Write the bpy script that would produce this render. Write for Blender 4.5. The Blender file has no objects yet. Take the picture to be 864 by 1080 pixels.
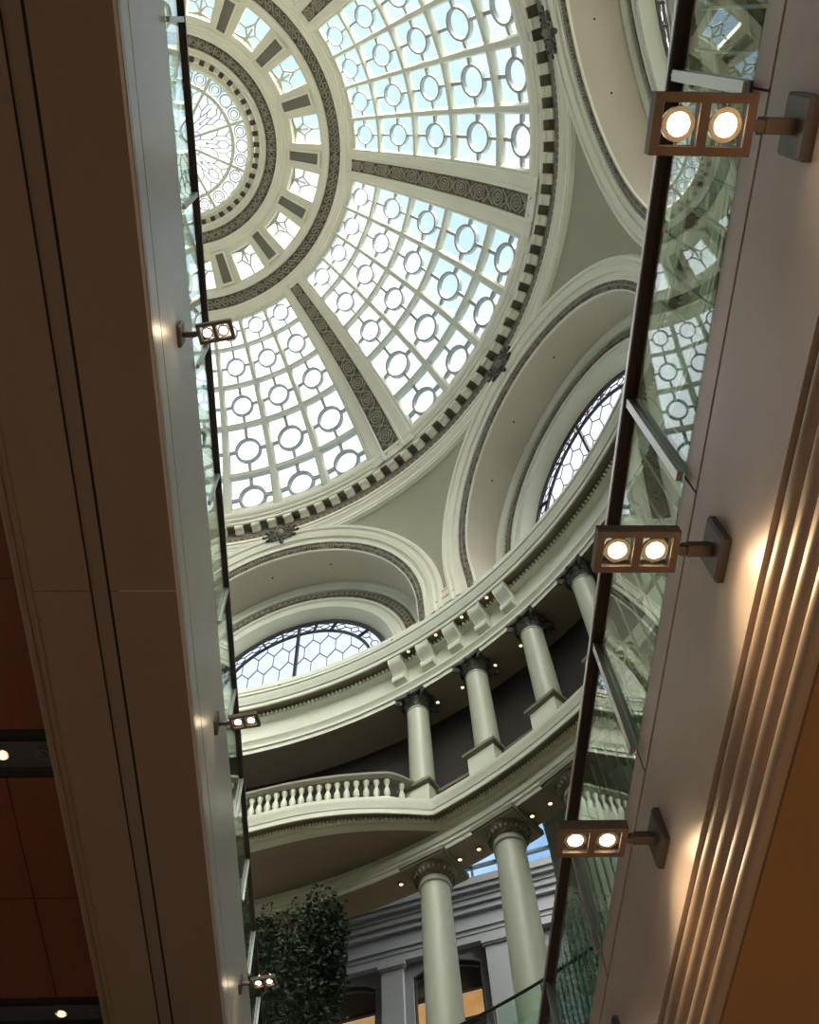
import bpy, math, random
from math import sin, cos, pi, radians as R, sqrt, hypot, atan2
from mathutils import Vector, Matrix
random.seed(7)
SC = bpy.context.scene
COL = SC.collection
Z0 = 1.6                       # eye height above the lowest floor; heights h below are measured from the eye
AX, AY = -7.431, 4.341         # vertical axis of the dome
P0 = 4.3                       # azimuth of one dome rib, the others every 45 degrees
RIBS = [P0 + 45 * k for k in range(8)]
LUN = [P0 + 22.5 + 45 * k for k in range(8)]

# ------------------------------------------------------------------ materials
def new_mat(name):
    m = bpy.data.materials.new(name); m.use_nodes = True
    return m, m.node_tree.nodes, m.node_tree.links

def mat(name, col, rough=.6, metal=0., var=.06, vscale=1.2, bump=0., bscale=30., spec=.5, coat=0.):
    m, N, L = new_mat(name)
    b = N['Principled BSDF']
    b.inputs['Roughness'].default_value = rough
    b.inputs['Metallic'].default_value = metal
    b.inputs['Specular IOR Level'].default_value = spec
    b.inputs['Coat Weight'].default_value = coat
    tc = N.new('ShaderNodeTexCoord')
    no = N.new('ShaderNodeTexNoise'); no.inputs['Scale'].default_value = vscale; no.inputs['Detail'].default_value = 4
    L.new(tc.outputs['Object'], no.inputs['Vector'])
    mx = N.new('ShaderNodeMix'); mx.data_type = 'RGBA'
    mx.inputs[6].default_value = tuple(c * (1 - var) for c in col) + (1,)
    mx.inputs[7].default_value = tuple(min(1, c * (1 + var)) for c in col) + (1,)
    L.new(no.outputs['Fac'], mx.inputs[0]); L.new(mx.outputs[2], b.inputs['Base Color'])
    if bump:
        n2 = N.new('ShaderNodeTexNoise'); n2.inputs['Scale'].default_value = bscale; n2.inputs['Detail'].default_value = 3
        L.new(tc.outputs['Object'], n2.inputs['Vector'])
        bp = N.new('ShaderNodeBump'); bp.inputs['Strength'].default_value = bump; bp.inputs['Distance'].default_value = .05
        L.new(n2.outputs['Fac'], bp.inputs['Height']); L.new(bp.outputs['Normal'], b.inputs['Normal'])
    return m

def carved(name, lo, hi, scale=5., strength=.9):
    m, N, L = new_mat(name)
    b = N['Principled BSDF']; b.inputs['Roughness'].default_value = .55
    tc = N.new('ShaderNodeTexCoord')
    vo = N.new('ShaderNodeTexVoronoi'); vo.inputs['Scale'].default_value = scale; vo.feature = 'SMOOTH_F1'
    no = N.new('ShaderNodeTexNoise'); no.inputs['Scale'].default_value = scale * 1.4; no.inputs['Detail'].default_value = 4; no.inputs['Distortion'].default_value = 1.2
    L.new(tc.outputs['Object'], vo.inputs['Vector']); L.new(tc.outputs['Object'], no.inputs['Vector'])
    ad = N.new('ShaderNodeMath'); ad.operation = 'ADD'
    L.new(vo.outputs['Distance'], ad.inputs[0]); L.new(no.outputs['Fac'], ad.inputs[1])
    ra = N.new('ShaderNodeMapRange'); ra.inputs['From Min'].default_value = .6; ra.inputs['From Max'].default_value = 1.25
    L.new(ad.outputs[0], ra.inputs['Value'])
    mx = N.new('ShaderNodeMix'); mx.data_type = 'RGBA'
    mx.inputs[6].default_value = lo + (1,); mx.inputs[7].default_value = hi + (1,)
    L.new(ra.outputs[0], mx.inputs[0]); L.new(mx.outputs[2], b.inputs['Base Color'])
    bp = N.new('ShaderNodeBump'); bp.inputs['Strength'].default_value = strength; bp.inputs['Distance'].default_value = .06
    L.new(ra.outputs[0], bp.inputs['Height']); L.new(bp.outputs['Normal'], b.inputs['Normal'])
    return m

def wood(name, c1, c2):
    m, N, L = new_mat(name)
    b = N['Principled BSDF']; b.inputs['Roughness'].default_value = .45
    tc = N.new('ShaderNodeTexCoord'); mp = N.new('ShaderNodeMapping')
    mp.inputs['Scale'].default_value = (9, .7, 9)
    no = N.new('ShaderNodeTexNoise'); no.inputs['Scale'].default_value = 2.2; no.inputs['Detail'].default_value = 6; no.inputs['Distortion'].default_value = .6
    L.new(tc.outputs['Object'], mp.inputs['Vector']); L.new(mp.outputs['Vector'], no.inputs['Vector'])
    mx = N.new('ShaderNodeMix'); mx.data_type = 'RGBA'
    mx.inputs[6].default_value = c1 + (1,); mx.inputs[7].default_value = c2 + (1,)
    L.new(no.outputs['Fac'], mx.inputs[0]); L.new(mx.outputs[2], b.inputs['Base Color'])
    return m

def glass(name, tint, ior=1.5, rough=.0, frost=0.):
    m, N, L = new_mat(name)
    N.remove(N['Principled BSDF'])
    out = N['Material Output']
    tr = N.new('ShaderNodeBsdfTransparent'); tr.inputs['Color'].default_value = tint + (1,)
    gl = N.new('ShaderNodeBsdfGlossy'); gl.inputs['Roughness'].default_value = rough
    gl.inputs['Color'].default_value = (1, 1, 1, 1)
    lw = N.new('ShaderNodeLayerWeight'); lw.inputs['Blend'].default_value = .5
    pw_ = N.new('ShaderNodeMath'); pw_.operation = 'POWER'; pw_.inputs[1].default_value = 5
    f0 = ((ior - 1) / (ior + 1)) ** 2
    fr = N.new('ShaderNodeMath'); fr.operation = 'MULTIPLY_ADD'; fr.inputs[1].default_value = 1 - f0; fr.inputs[2].default_value = f0
    L.new(lw.outputs['Facing'], pw_.inputs[0]); L.new(pw_.outputs[0], fr.inputs[0])
    ms = N.new('ShaderNodeMixShader')
    L.new(fr.outputs[0], ms.inputs[0]); L.new(gl.outputs[0], ms.inputs[2])
    if frost:
        tl = N.new('ShaderNodeBsdfTranslucent'); tl.inputs['Color'].default_value = (.95, .97, 1, 1)
        m2 = N.new('ShaderNodeMixShader'); m2.inputs[0].default_value = frost
        L.new(tr.outputs[0], m2.inputs[1]); L.new(tl.outputs[0], m2.inputs[2]); L.new(m2.outputs[0], ms.inputs[1])
    else:
        L.new(tr.outputs[0], ms.inputs[1])
    L.new(ms.outputs[0], out.inputs['Surface'])
    return m

def emit(name, col, s):
    m, N, L = new_mat(name)
    N.remove(N['Principled BSDF'])
    e = N.new('ShaderNodeEmission'); e.inputs['Color'].default_value = col + (1,); e.inputs['Strength'].default_value = s
    L.new(e.outputs[0], N['Material Output'].inputs['Surface'])
    return m

M = {}
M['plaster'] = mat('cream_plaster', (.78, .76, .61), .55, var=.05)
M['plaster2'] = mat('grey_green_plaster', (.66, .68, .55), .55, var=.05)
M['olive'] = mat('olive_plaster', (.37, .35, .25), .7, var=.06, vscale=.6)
M['vault'] = mat('taupe_plaster', (.54, .49, .39), .7, var=.07, vscale=.5)
M['bronze'] = carved('carved_bronze_plaster', (.05, .043, .028), (.22, .195, .135), 6.)
M['bronze_plain'] = mat('bronze_paint', (.17, .145, .095), .5, var=.12, vscale=4)
M['bronze_dark'] = mat('dark_bronze', (.055, .05, .036), .45, var=.2, vscale=8)
M['inset'] = mat('olive_grey_inset', (.20, .19, .14), .7)
M['ring'] = mat('sage_metal', (.44, .465, .41), .5)
M['cornsoff'] = mat('bronze_brown_paint', (.20, .165, .115), .6)
M['relief'] = mat('pale_bronze_relief', (.36, .32, .23), .5, var=.12, vscale=4)  # raised ornament in a paler bronze than its ground
M['column'] = mat('sage_column_paint', (.43, .46, .355), .42, var=.04, vscale=2)
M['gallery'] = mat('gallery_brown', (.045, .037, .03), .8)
M['soffit'] = mat('soffit_brown', (.25, .215, .155), .75)
M['pane'] = glass('dome_pane', (.93, .97, 1.), 1.3, .05, .02)
M['lpane'] = glass('lunette_pane', (.95, .95, 1.), 1.3, .05, .35)
M['guard'] = glass('guard_glass', (.80, .90, .84), 1.52, .0)
M['black'] = mat('black_leading', (.012, .012, .014), .45)
M['iron'] = mat('dark_iron', (.03, .022, .018), .4, .3)
M['rail'] = mat('dark_oiled_rail', (.045, .026, .018), .35, .2)
M['steel'] = mat('satin_steel', (.62, .60, .56), .3, .8)
M['rod'] = mat('white_steel_rod', (.75, .78, .74), .35, .2)
M['fasciaR'] = mat('champagne_panel', (.68, .55, .455), .4, .15, var=.10, vscale=2.2, bump=.03, bscale=6)
M['fasciaL'] = mat('pale_grey_panel', (.78, .735, .65), .34, .1, var=.05, vscale=1.5)
M['flute'] = mat('fluted_bronze_moulding', (.44, .33, .24), .45, .2)
M['gap'] = mat('dark_joint', (.012, .009, .007), .8)
M['soffL'] = mat('taupe_soffit', (.30, .215, .155), .6, var=.04)
M['soffLs'] = mat('taupe_strip', (.27, .205, .155), .6, var=.04)
M['soffR'] = mat('tan_soffit', (.36, .20, .09), .7, var=.05)
M['wood'] = wood('red_brown_veneer', (.13, .035, .015), (.21, .062, .026))
M['slot'] = mat('black_slot', (.004, .004, .006), .6)
M['tray'] = mat('charcoal_tray', (.06, .058, .06), .6)
M['fix'] = mat('bronze_fixture', (.21, .155, .12), .45, .4)
M['plate'] = mat('grey_plate', (.17, .145, .125), .45, .5)
M['reflector'] = mat('lamp_reflector', (.85, .78, .66), .18, .9)
M['lampR'] = emit('warm_lamp', (1., .80, .52), 26)
M['lampS'] = emit('small_warm_lamp', (1., .72, .42), 1.8)
M['facade'] = mat('blue_grey_stone', (.235, .255, .275), .7, var=.05)
M['facade2'] = mat('blue_grey_wall', (.175, .18, .205), .75, var=.05)
M['skyframe'] = mat('blue_steel_frame', (.13, .18, .24), .4, .3)
M['blind'] = None
M['floor'] = mat('pale_stone_floor', (.55, .47, .38), .4)
M['hall'] = mat('hall_wall', (.42, .36, .30), .8)
M['panelpier'] = mat('sage_panel', (.36, .42, .36), .35, var=.06, vscale=.8)
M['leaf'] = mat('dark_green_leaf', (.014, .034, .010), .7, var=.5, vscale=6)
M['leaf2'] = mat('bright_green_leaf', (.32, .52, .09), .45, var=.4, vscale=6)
M['bark'] = mat('grey_brown_bark', (.08, .06, .045), .8, var=.2, vscale=9, bump=.4)
M['pot'] = mat('charcoal_planter', (.05, .05, .05), .5)
def blind_mat():
    m, N, L = new_mat('lit_amber_blind')
    N.remove(N['Principled BSDF'])
    tc = N.new('ShaderNodeTexCoord'); no = N.new('ShaderNodeTexNoise'); no.inputs['Scale'].default_value = 1.6
    L.new(tc.outputs['Object'], no.inputs['Vector'])
    mx = N.new('ShaderNodeMix'); mx.data_type = 'RGBA'
    mx.inputs[6].default_value = (.55, .24, .06, 1); mx.inputs[7].default_value = (1., .62, .26, 1)
    L.new(no.outputs['Fac'], mx.inputs[0])
    e = N.new('ShaderNodeEmission'); e.inputs['Strength'].default_value = .55
    L.new(mx.outputs[2], e.inputs['Color']); L.new(e.outputs[0], N['Material Output'].inputs['Surface'])
    return m
M['blind'] = blind_mat()
M['darkpane'] = mat('dim_window_pane', (.11, .09, .07), .2, 0, var=.4, vscale=2)

# ------------------------------------------------------------------ mesh builder
class MB:
    def __init__(s): s.v = []; s.f = []
    def add(s, vs, fs):
        o = len(s.v); s.v += [tuple(v) for v in vs]; s.f += [tuple(i + o for i in f) for f in fs]
    def grid(s, rows, cu=False, cv=False):
        n, m = len(rows), len(rows[0]); o = len(s.v)
        for r in rows: s.v += [tuple(p) for p in r]
        for i in range(n if cu else n - 1):
            for j in range(m if cv else m - 1):
                s.f.append((o + i * m + j, o + i * m + (j + 1) % m, o + ((i + 1) % n) * m + (j + 1) % m, o + ((i + 1) % n) * m + j))
    def box(s, c, ex, ey, ez):
        c, ex, ey, ez = Vector(c), Vector(ex), Vector(ey), Vector(ez)
        vs = [c + a * ex + b * ey + d * ez for a in (-1, 1) for b in (-1, 1) for d in (-1, 1)]
        s.add(vs, [(0, 1, 3, 2), (4, 6, 7, 5), (0, 4, 5, 1), (2, 3, 7, 6), (0, 2, 6, 4), (1, 5, 7, 3)])
    def abox(s, x0, x1, y0, y1, z0, z1):
        s.box(((x0 + x1) / 2, (y0 + y1) / 2, (z0 + z1) / 2), ((x1 - x0) / 2, 0, 0), (0, (y1 - y0) / 2, 0), (0, 0, (z1 - z0) / 2))
    def bbox(s, x0, x1, y0, y1, z0, z1, b=.01):
        # box with chamfered vertical and horizontal edges (three stacked outlines)
        def ring(d, z): return [(x0 + d + b * 0, y0 + d, z), (x1 - d, y0 + d, z), (x1 - d, y1 - d, z), (x0 + d, y1 - d, z)]
        rows = [ring(b, z0), ring(0, z0 + b), ring(0, z1 - b), ring(b, z1)]
        o = len(s.v); s.grid(rows, cv=True)
        s.f.append((o + 3, o + 2, o + 1, o)); s.f.append((o + 12, o + 13, o + 14, o + 15))
    def bar(s, a, b, w, up, h):
        # rectangular bar from a to b, full width w, height h along 'up'
        a, b, up = Vector(a), Vector(b), Vector(up)
        d = (b - a).normalized(); sd = d.cross(up).normalized(); up = sd.cross(d).normalized()
        s.box((a + b) / 2, (b - a) / 2, sd * w / 2, up * h / 2)
    def sweep(s, path, sect, closed=False, caps=True):
        # path: list of (point, side vector, up vector); sect: list of (u, w)
        rows = [[Vector(p) + Vector(a) * u + Vector(b) * w for u, w in sect] for p, a, b in path]
        o = len(s.v); m = len(sect); s.grid(rows, cu=closed, cv=True)
        if caps and not closed:
            s.f.append(tuple(o + i for i in range(m))); s.f.append(tuple(o + (len(rows) - 1) * m + i for i in reversed(range(m))))
    def tube(s, pts, r, n=6, closed=False):
        pts = [Vector(p) for p in pts]; rows = []
        k = len(pts)
        ref = None
        for i, p in enumerate(pts):
            a = pts[(i - 1) % k] if (closed or i > 0) else p
            b = pts[(i + 1) % k] if (closed or i < k - 1) else p
            d = (b - a)
            d = d.normalized() if d.length > 1e-9 else Vector((0, 0, 1))
            if ref is None:
                ref = d.orthogonal().normalized()
            ref = (ref - d * ref.dot(d))
            ref = ref.normalized() if ref.length > 1e-6 else d.orthogonal().normalized()
            bb = d.cross(ref)
            rr = r[i] if isinstance(r, (list, tuple)) else r
            rows.append([p + (ref * cos(2 * pi * j / n) + bb * sin(2 * pi * j / n)) * rr for j in range(n)])
        o = len(s.v); s.grid(rows, cu=closed, cv=True)
        if not closed:
            s.f.append(tuple(o + i for i in reversed(range(n)))); s.f.append(tuple(o + (k - 1) * n + i for i in range(n)))
    def torus(s, c, e1, e2, R_, r, n=16, m=5, a0=0., a1=None):
        c, e1, e2 = Vector(c), Vector(e1).normalized(), Vector(e2).normalized()
        if a1 is None:
            s.tube([c + (e1 * cos(2 * pi * i / n) + e2 * sin(2 * pi * i / n)) * R_ for i in range(n)], r, m, True)
        else:
            s.tube([c + (e1 * cos(a0 + (a1 - a0) * i / n) + e2 * sin(a0 + (a1 - a0) * i / n)) * R_ for i in range(n + 1)], r, m)
    def lathe(s, prof, c=(0, 0, 0), n=24, axis=(0, 0, 1), cap=True):
        c = Vector(c); ax = Vector(axis).normalized(); e1 = ax.orthogonal().normalized(); e2 = ax.cross(e1)
        rows = [[c + ax * z + (e1 * cos(2 * pi * j / n) + e2 * sin(2 * pi * j / n)) * r for j in range(n)] for r, z in prof]
        o = len(s.v); s.grid(rows, cv=True)
        if cap:
            s.f.append(tuple(o + i for i in reversed(range(n)))); s.f.append(tuple(o + (len(prof) - 1) * n + i for i in range(n)))
    def ball(s, c, ex, ey, ez, n=10, m=6):
        c, ex, ey, ez = Vector(c), Vector(ex), Vector(ey), Vector(ez)
        rows = [[c + ez * -cos(pi * i / m) + (ex * cos(2 * pi * j / n) + ey * sin(2 * pi * j / n)) * max(.02, sin(pi * i / m)) for j in range(n)] for i in range(m + 1)]
        s.grid(rows, cv=True)
    def rev(s, prof, p0=0, p1=360, n=180):
        # surface of revolution about the dome axis; prof in (r, h)
        full = abs(p1 - p0) >= 359.9
        k = n if full else n + 1
        rows = []
        for i in range(k):
            a = R(p0 + (p1 - p0) * i / n)
            rows.append([(AX + r * cos(a), AY + r * sin(a), h + Z0) for r, h in prof])
        o = len(s.v); s.grid(rows, cu=full)
    def solidrev(s, prof, p0, p1, n):
        rows = []
        full = abs(p1 - p0) >= 359.9
        for i in range(n if full else n + 1):
            a = R(p0 + (p1 - p0) * i / n)
            rows.append([(AX + r * cos(a), AY + r * sin(a), h + Z0) for r, h in prof])
        o = len(s.v); m = len(prof); s.grid(rows, cu=full, cv=True)
        if not full:
            s.f.append(tuple(o + i for i in range(m))); s.f.append(tuple(o + n * m + i for i in reversed(range(m))))
    def build(s, name, m, parent=None, smooth=35):
        me = bpy.data.meshes.new(name)
        off = parent_world(parent)
        me.from_pydata([tuple(Vector(v) - off) for v in s.v], [], s.f)
        me.validate(); me.update()
        me.materials.append(m)
        if smooth:
            me.shade_smooth(); me.set_sharp_from_angle(angle=R(smooth))
        import bmesh
        bm = bmesh.new(); bm.from_mesh(me); bmesh.ops.recalc_face_normals(bm, faces=bm.faces); bm.to_mesh(me); bm.free()
        o = bpy.data.objects.new(name, me); COL.objects.link(o)
        if parent: o.parent = parent
        return o

LOC = {}
def parent_world(p):
    v = Vector((0, 0, 0))
    while p is not None:
        v += Vector(LOC.get(p.name, (0, 0, 0))); p = p.parent
    return v

def tag(o, label=None, cat=None, group=None, kind=None):
    if label: o['label'] = label
    if cat: o['category'] = cat
    if group: o['group'] = group
    if kind: o['kind'] = kind
    return o
def empty(name, loc=(0, 0, 0), label=None, cat=None, group=None, kind=None):
    o = bpy.data.objects.new(name, None); COL.objects.link(o); o.empty_display_size = .2
    o.location = loc; LOC[o.name] = tuple(loc)
    return tag(o, label, cat, group, kind)
CH = {}
def kids(o): return [c for c in bpy.data.objects if c.parent == o]
def dup(root, loc, rz=0, label=None, group=None):
    def rec(o, par):
        c = o.copy(); COL.objects.link(c)
        if par is not None: c.parent = par
        for k in kids(o): rec(k, c)
        return c
    r = rec(root, None)
    r.location = loc; r.rotation_euler = (0, 0, rz); LOC[r.name] = tuple(loc)
    if label: r['label'] = label
    if group: r['group'] = group
    return r
def struct(name, mb, m, smooth=35, parent=None):
    o = mb.build(name, m, parent, smooth)
    if parent is None: o['kind'] = 'structure'
    return o

# ------------------------------------------------------------------ frames about the dome axis
def er(p): return Vector((cos(R(p)), sin(R(p)), 0))
def et(p): return Vector((-sin(R(p)), cos(R(p)), 0))
EZ = Vector((0, 0, 1))
def pol(r, p, h): return Vector((AX, AY, h + Z0)) + er(p) * r
DC, DR = 25.07, 14.55          # sphere of the glazed dome
def sp(th, p, d=0.):           # th: angle from the zenith on that sphere, d: offset outwards
    return pol((DR + d) * sin(R(th)), p, DC + (DR + d) * cos(R(th)))
def spn(th, p): return er(p) * sin(R(th)) + EZ * cos(R(th))
def rh(th, d=0.): return ((DR + d) * sin(R(th)), DC + (DR + d) * cos(R(th)))
def th_of(r): return math.degrees(math.asin(r / DR))

# ================================================================== DOME
dome = empty('ceiling', (AX, AY, 20 + Z0), kind='structure')
TH = [27.9, 32.4, 38.6, 45.4, 54.0, 62.2]
RIBW = 4.3
# ring mouldings (drawn as profiles on the sphere: (radius, offset inwards))
def ringprof(pts): return [rh(th_of(r), -d) for r, d in pts]
mb = MB(); mb.rev(ringprof([(2.70, -.25), (2.70, .02), (2.76, .06), (2.84, .06), (2.88, .0), (2.93, .0), (2.95, -.06)]), n=128)
mb.rev(ringprof([(3.17, -.06), (3.18, .02), (3.22, .05), (3.28, .05), (3.30, .01), (3.36, .03), (3.40, .06), (3.43, .06), (3.44, -.01)]), n=128)
mb.rev(ringprof([(3.87, -.01), (3.88, .06), (3.94, .07), (3.97, .03), (4.03, .03), (4.07, .0), (4.12, .0), (4.16, -.03), (4.24, -.03), (4.26, -.10)]), n=128)
mb.rev(ringprof([(5.62, -.10), (5.66, -.02), (5.72, .0), (5.75, .04), (5.80, .04), (5.84, .07), (5.92, .07), (5.93, -.01)]), n=144)
mb.rev(ringprof([(6.37, -.01), (6.38, .07), (6.46, .08), (6.50, .03), (6.57, .03), (6.60, .0), (6.66, .0), (6.70, -.05), (6.78, -.06), (6.80, -.32)]), n=160)
mb.build('ring_moulding', M['plaster'], dome)
mb = MB(); mb.rev(ringprof([(2.94, -.07), (3.19, -.07)]), n=128); mb.build('dentil_channel', M['plaster'], dome)
mb = MB()
mb.rev(ringprof([(3.42, -.01), (3.89, -.01)]), n=160); o1 = mb.build('inner_ornament_band', M['bronze'], dome)
mb = MB()
for k in range(72):            # raised leaf-and-ring relief
    p = k * 5; th = th_of(3.655)
    c = sp(th, p, -.0); n_ = spn(th, p); t = et(p); u = t.cross(n_)
    mb.torus(c, t, u, .10, .022, 8, 4)
    c2 = sp(th, p + 2.5); mb.ball(c2, t * .035, u * .17, n_ * .03, 6, 4)
mb.build('relief', M['relief'], o1)
mb = MB(); mb.rev(ringprof([(5.91, -.01), (6.39, -.01)]), n=180); o1 = mb.build('outer_ornament_band', M['bronze'], dome)
mb = MB()
for k in range(120):
    p = k * 3; th = th_of(6.15); c = sp(th, p); n_ = spn(th, p); t = et(p); u = t.cross(n_)
    mb.torus(c + u * .07, t, u, .085, .022, 8, 4, .3, 4.9); mb.torus(c - u * .07, t, u, .085, .022, 8, 4, 3.4, 8.0)
    c2 = sp(th, p + 1.5); mb.ball(c2, (t * .8 + u * .6) * .03, (u * .8 - t * .6) * .16, n_ * .028, 6, 4)
mb.build('relief', M['relief'], o1)
# little square dentils round the eye of the dome
for k in range(48):
    p = k * 7.5; th = th_of(3.06); c = sp(th, p, -.0); n_ = spn(th, p); t = et(p); u = t.cross(n_)
    mb = MB(); mb.box(c, t * .085, u * .085, n_ * .07); mb.box(c - n_ * .075, t * .055, u * .055, n_ * .012)
    mb.build('dentil', M['bronze_dark'], dome, 0)
# clerestory zone: solid framing round sixteen openings
WC = [P0 + 11.25 + 22.5 * k for k in range(16)]
TI, TO = th_of(4.46), th_of(5.56)
mb = MB()
N1 = 4
for k in range(16):
    c0 = WC[k]
    hw = 5.55
    def strip(pa, pb, ta, tb, n=3):
        mb.grid([[sp(ta + (tb - ta) * j / 2, pa + (pb - pa) * i / n, .08) for j in range(3)] for i in range(n + 1)])
    strip(c0 - hw, c0 + hw, th_of(4.24), TI, 6); strip(c0 - hw, c0 + hw, TO, th_of(5.64), 6)
    strip(c0 + hw, c0 + 22.5 - hw, th_of(4.24), th_of(5.64), 6)
    # reveals
    cs = [(c0 - hw, TI), (c0 + hw, TI), (c0 + hw, TO), (c0 - hw, TO)]
    for a, b in zip(cs, cs[1:] + cs[:1]):
        mb.grid([[sp(a[1] + (b[1] - a[1]) * i / 4, a[0] + (b[0] - a[0]) * i / 4, d) for d in (.08, .5)] for i in range(5)])
mb.build('clerestory_surround', M['plaster'], dome)
for k in range(16):
    p = P0 + 22.5 * k
    mb = MB()
    def loc(x, r, d): # x metres across, r radius
        a = p + math.degrees(x / r); return sp(th_of(r), a, d)
    out = [(-.25, 4.30), (.25, 4.30), (.30, 5.58), (-.30, 5.58)]; inn = [(-.165, 4.38), (.165, 4.38), (.205, 5.50), (-.205, 5.50)]
    mb.grid([[loc(*q, .08) for q in out], [loc(*q, -.06) for q in out], [loc(x * .88, r, -.02) for x, r in inn] if False else [loc(*q, -.06) for q in inn], [loc(*q, .06) for q in inn]], cv=True)
    fr = mb.build('panel_frame', M['plaster'], dome, 0)
    mb = MB(); mb.grid([[loc(*inn[0], .04), loc(*inn[1], .04)], [loc(*inn[3], .04), loc(*inn[2], .04)]]); mb.build('inset_panel', M['inset'], fr, 0)

# glazed clerestory windows
wn = [0]
def window_root(loc):
    wn[0] += 1
    return empty('window_%d' % wn[0], loc, kind='structure')
for k in range(16):
    c0 = WC[k]; w = window_root(sp(20, c0, .4))
    mb = MB(); mb.grid([[sp(TI + (TO - TI) * j / 2, c0 - 5.6 + 11.2 * i / 4, .42) for j in range(3)] for i in range(5)])
    mb.build('glazing', M['pane'], w)
    mb = MB()
    def q(x, y):   # x -1..1 across, y 0..1 outwards
        return sp(TI + (TO - TI) * y, c0 + x * 5.6, .36)
    r_ = .042
    cy_ = .36
    dm = [(0, .08), (.46, cy_), (0, .66), (-.46, cy_)]
    for (x0, y0), (x1, y1) in zip(dm, dm[1:] + dm[:1]):
        mb.tube([q(x0 + (x1 - x0) * t - .05 * sin(pi * t) * (x0 + x1), y0 + (y1 - y0) * t - .02 * sin(pi * t) * (1 if y0 + y1 > .72 else -1)) for t in [i / 6 for i in range(7)]], r_, 5)
    for a, b in (((0, .66), (0, 1)), ((0, .10), (0, 0)), ((.46, cy_), (1, cy_ + .02)), ((-.46, cy_), (-1, cy_ + .02)), ((0, .10), (1, 0)), ((0, .10), (-1, 0)), ((0, .10), (0, .5))):
        mb.tube([q(*a), q(*b)], r_, 5)
    mb.build('tracery', M['ring'], w)
    mb = MB()
    for a, b in (((-1, .03), (1, .03)), ((-1, .97), (1, .97))): mb.tube([q(*a), q(0, a[1]), q(*b)], .03, 5)
    mb.build('frame', M['ring'], w)

# ribs
for p in RIBS:
    mb = MB()
    n = 24
    # cross-section across the rib: (angle fraction in degrees, offset inwards)
    cs = [(-RIBW, -.34), (-RIBW, -.02), (-RIBW + .25, .02), (-2.35, .02), (-2.2, .07), (-1.85, .07), (-1.7, .0), (1.7, .0), (1.85, .07), (2.2, .07), (2.35, .02), (RIBW - .25, .02), (RIBW, -.02), (RIBW, -.34)]
    mb.grid([[sp(27.2 + (62.6 - 27.2) * i / n, p + a, -d) for a, d in cs] for i in range(n + 1)])
    rb = mb.build('dome_rib', M['plaster'], dome)
    mb = MB(); mb.grid([[sp(27.9 + (61.6 - 27.9) * i / n, p - 1.7 + 3.4 * j / 4, -.008) for j in range(5)] for i in range(n + 1)])
    ob = mb.build('ornament_band', M['bronze'], rb)
    mb = MB()
    th = 28.6; i = 0
    while th < 61.2:
        s_ = DR * sin(R(th)) * R(1.25); n_ = spn(th, p); t = et(p); u = t.cross(n_)
        c = sp(th, p, -.01)
        if i % 2 == 0:
            mb.torus(c, t, u, s_ * .95, .03, 14, 5); mb.torus(c, t, u, s_ * .5, .025, 10, 5); mb.ball(c, t * s_ * .22, u * s_ * .22, n_ * .05, 8, 4)
        else:
            for sx in (-1, 1):
                mb.tube([c + t * s_ * 1.1 * sx + u * s_ * 1.0, c + t * sx * s_ * .2, c + t * s_ * 1.1 * sx - u * s_ * 1.0], .03, 5)
            mb.ball(c, t * s_ * .2, u * s_ * .3, n_ * .05, 8, 4)
        th += math.degrees(s_ * 1.05 / DR) * 1.75; i += 1
    mb.build('rosette_relief', M['relief'], ob)
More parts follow.
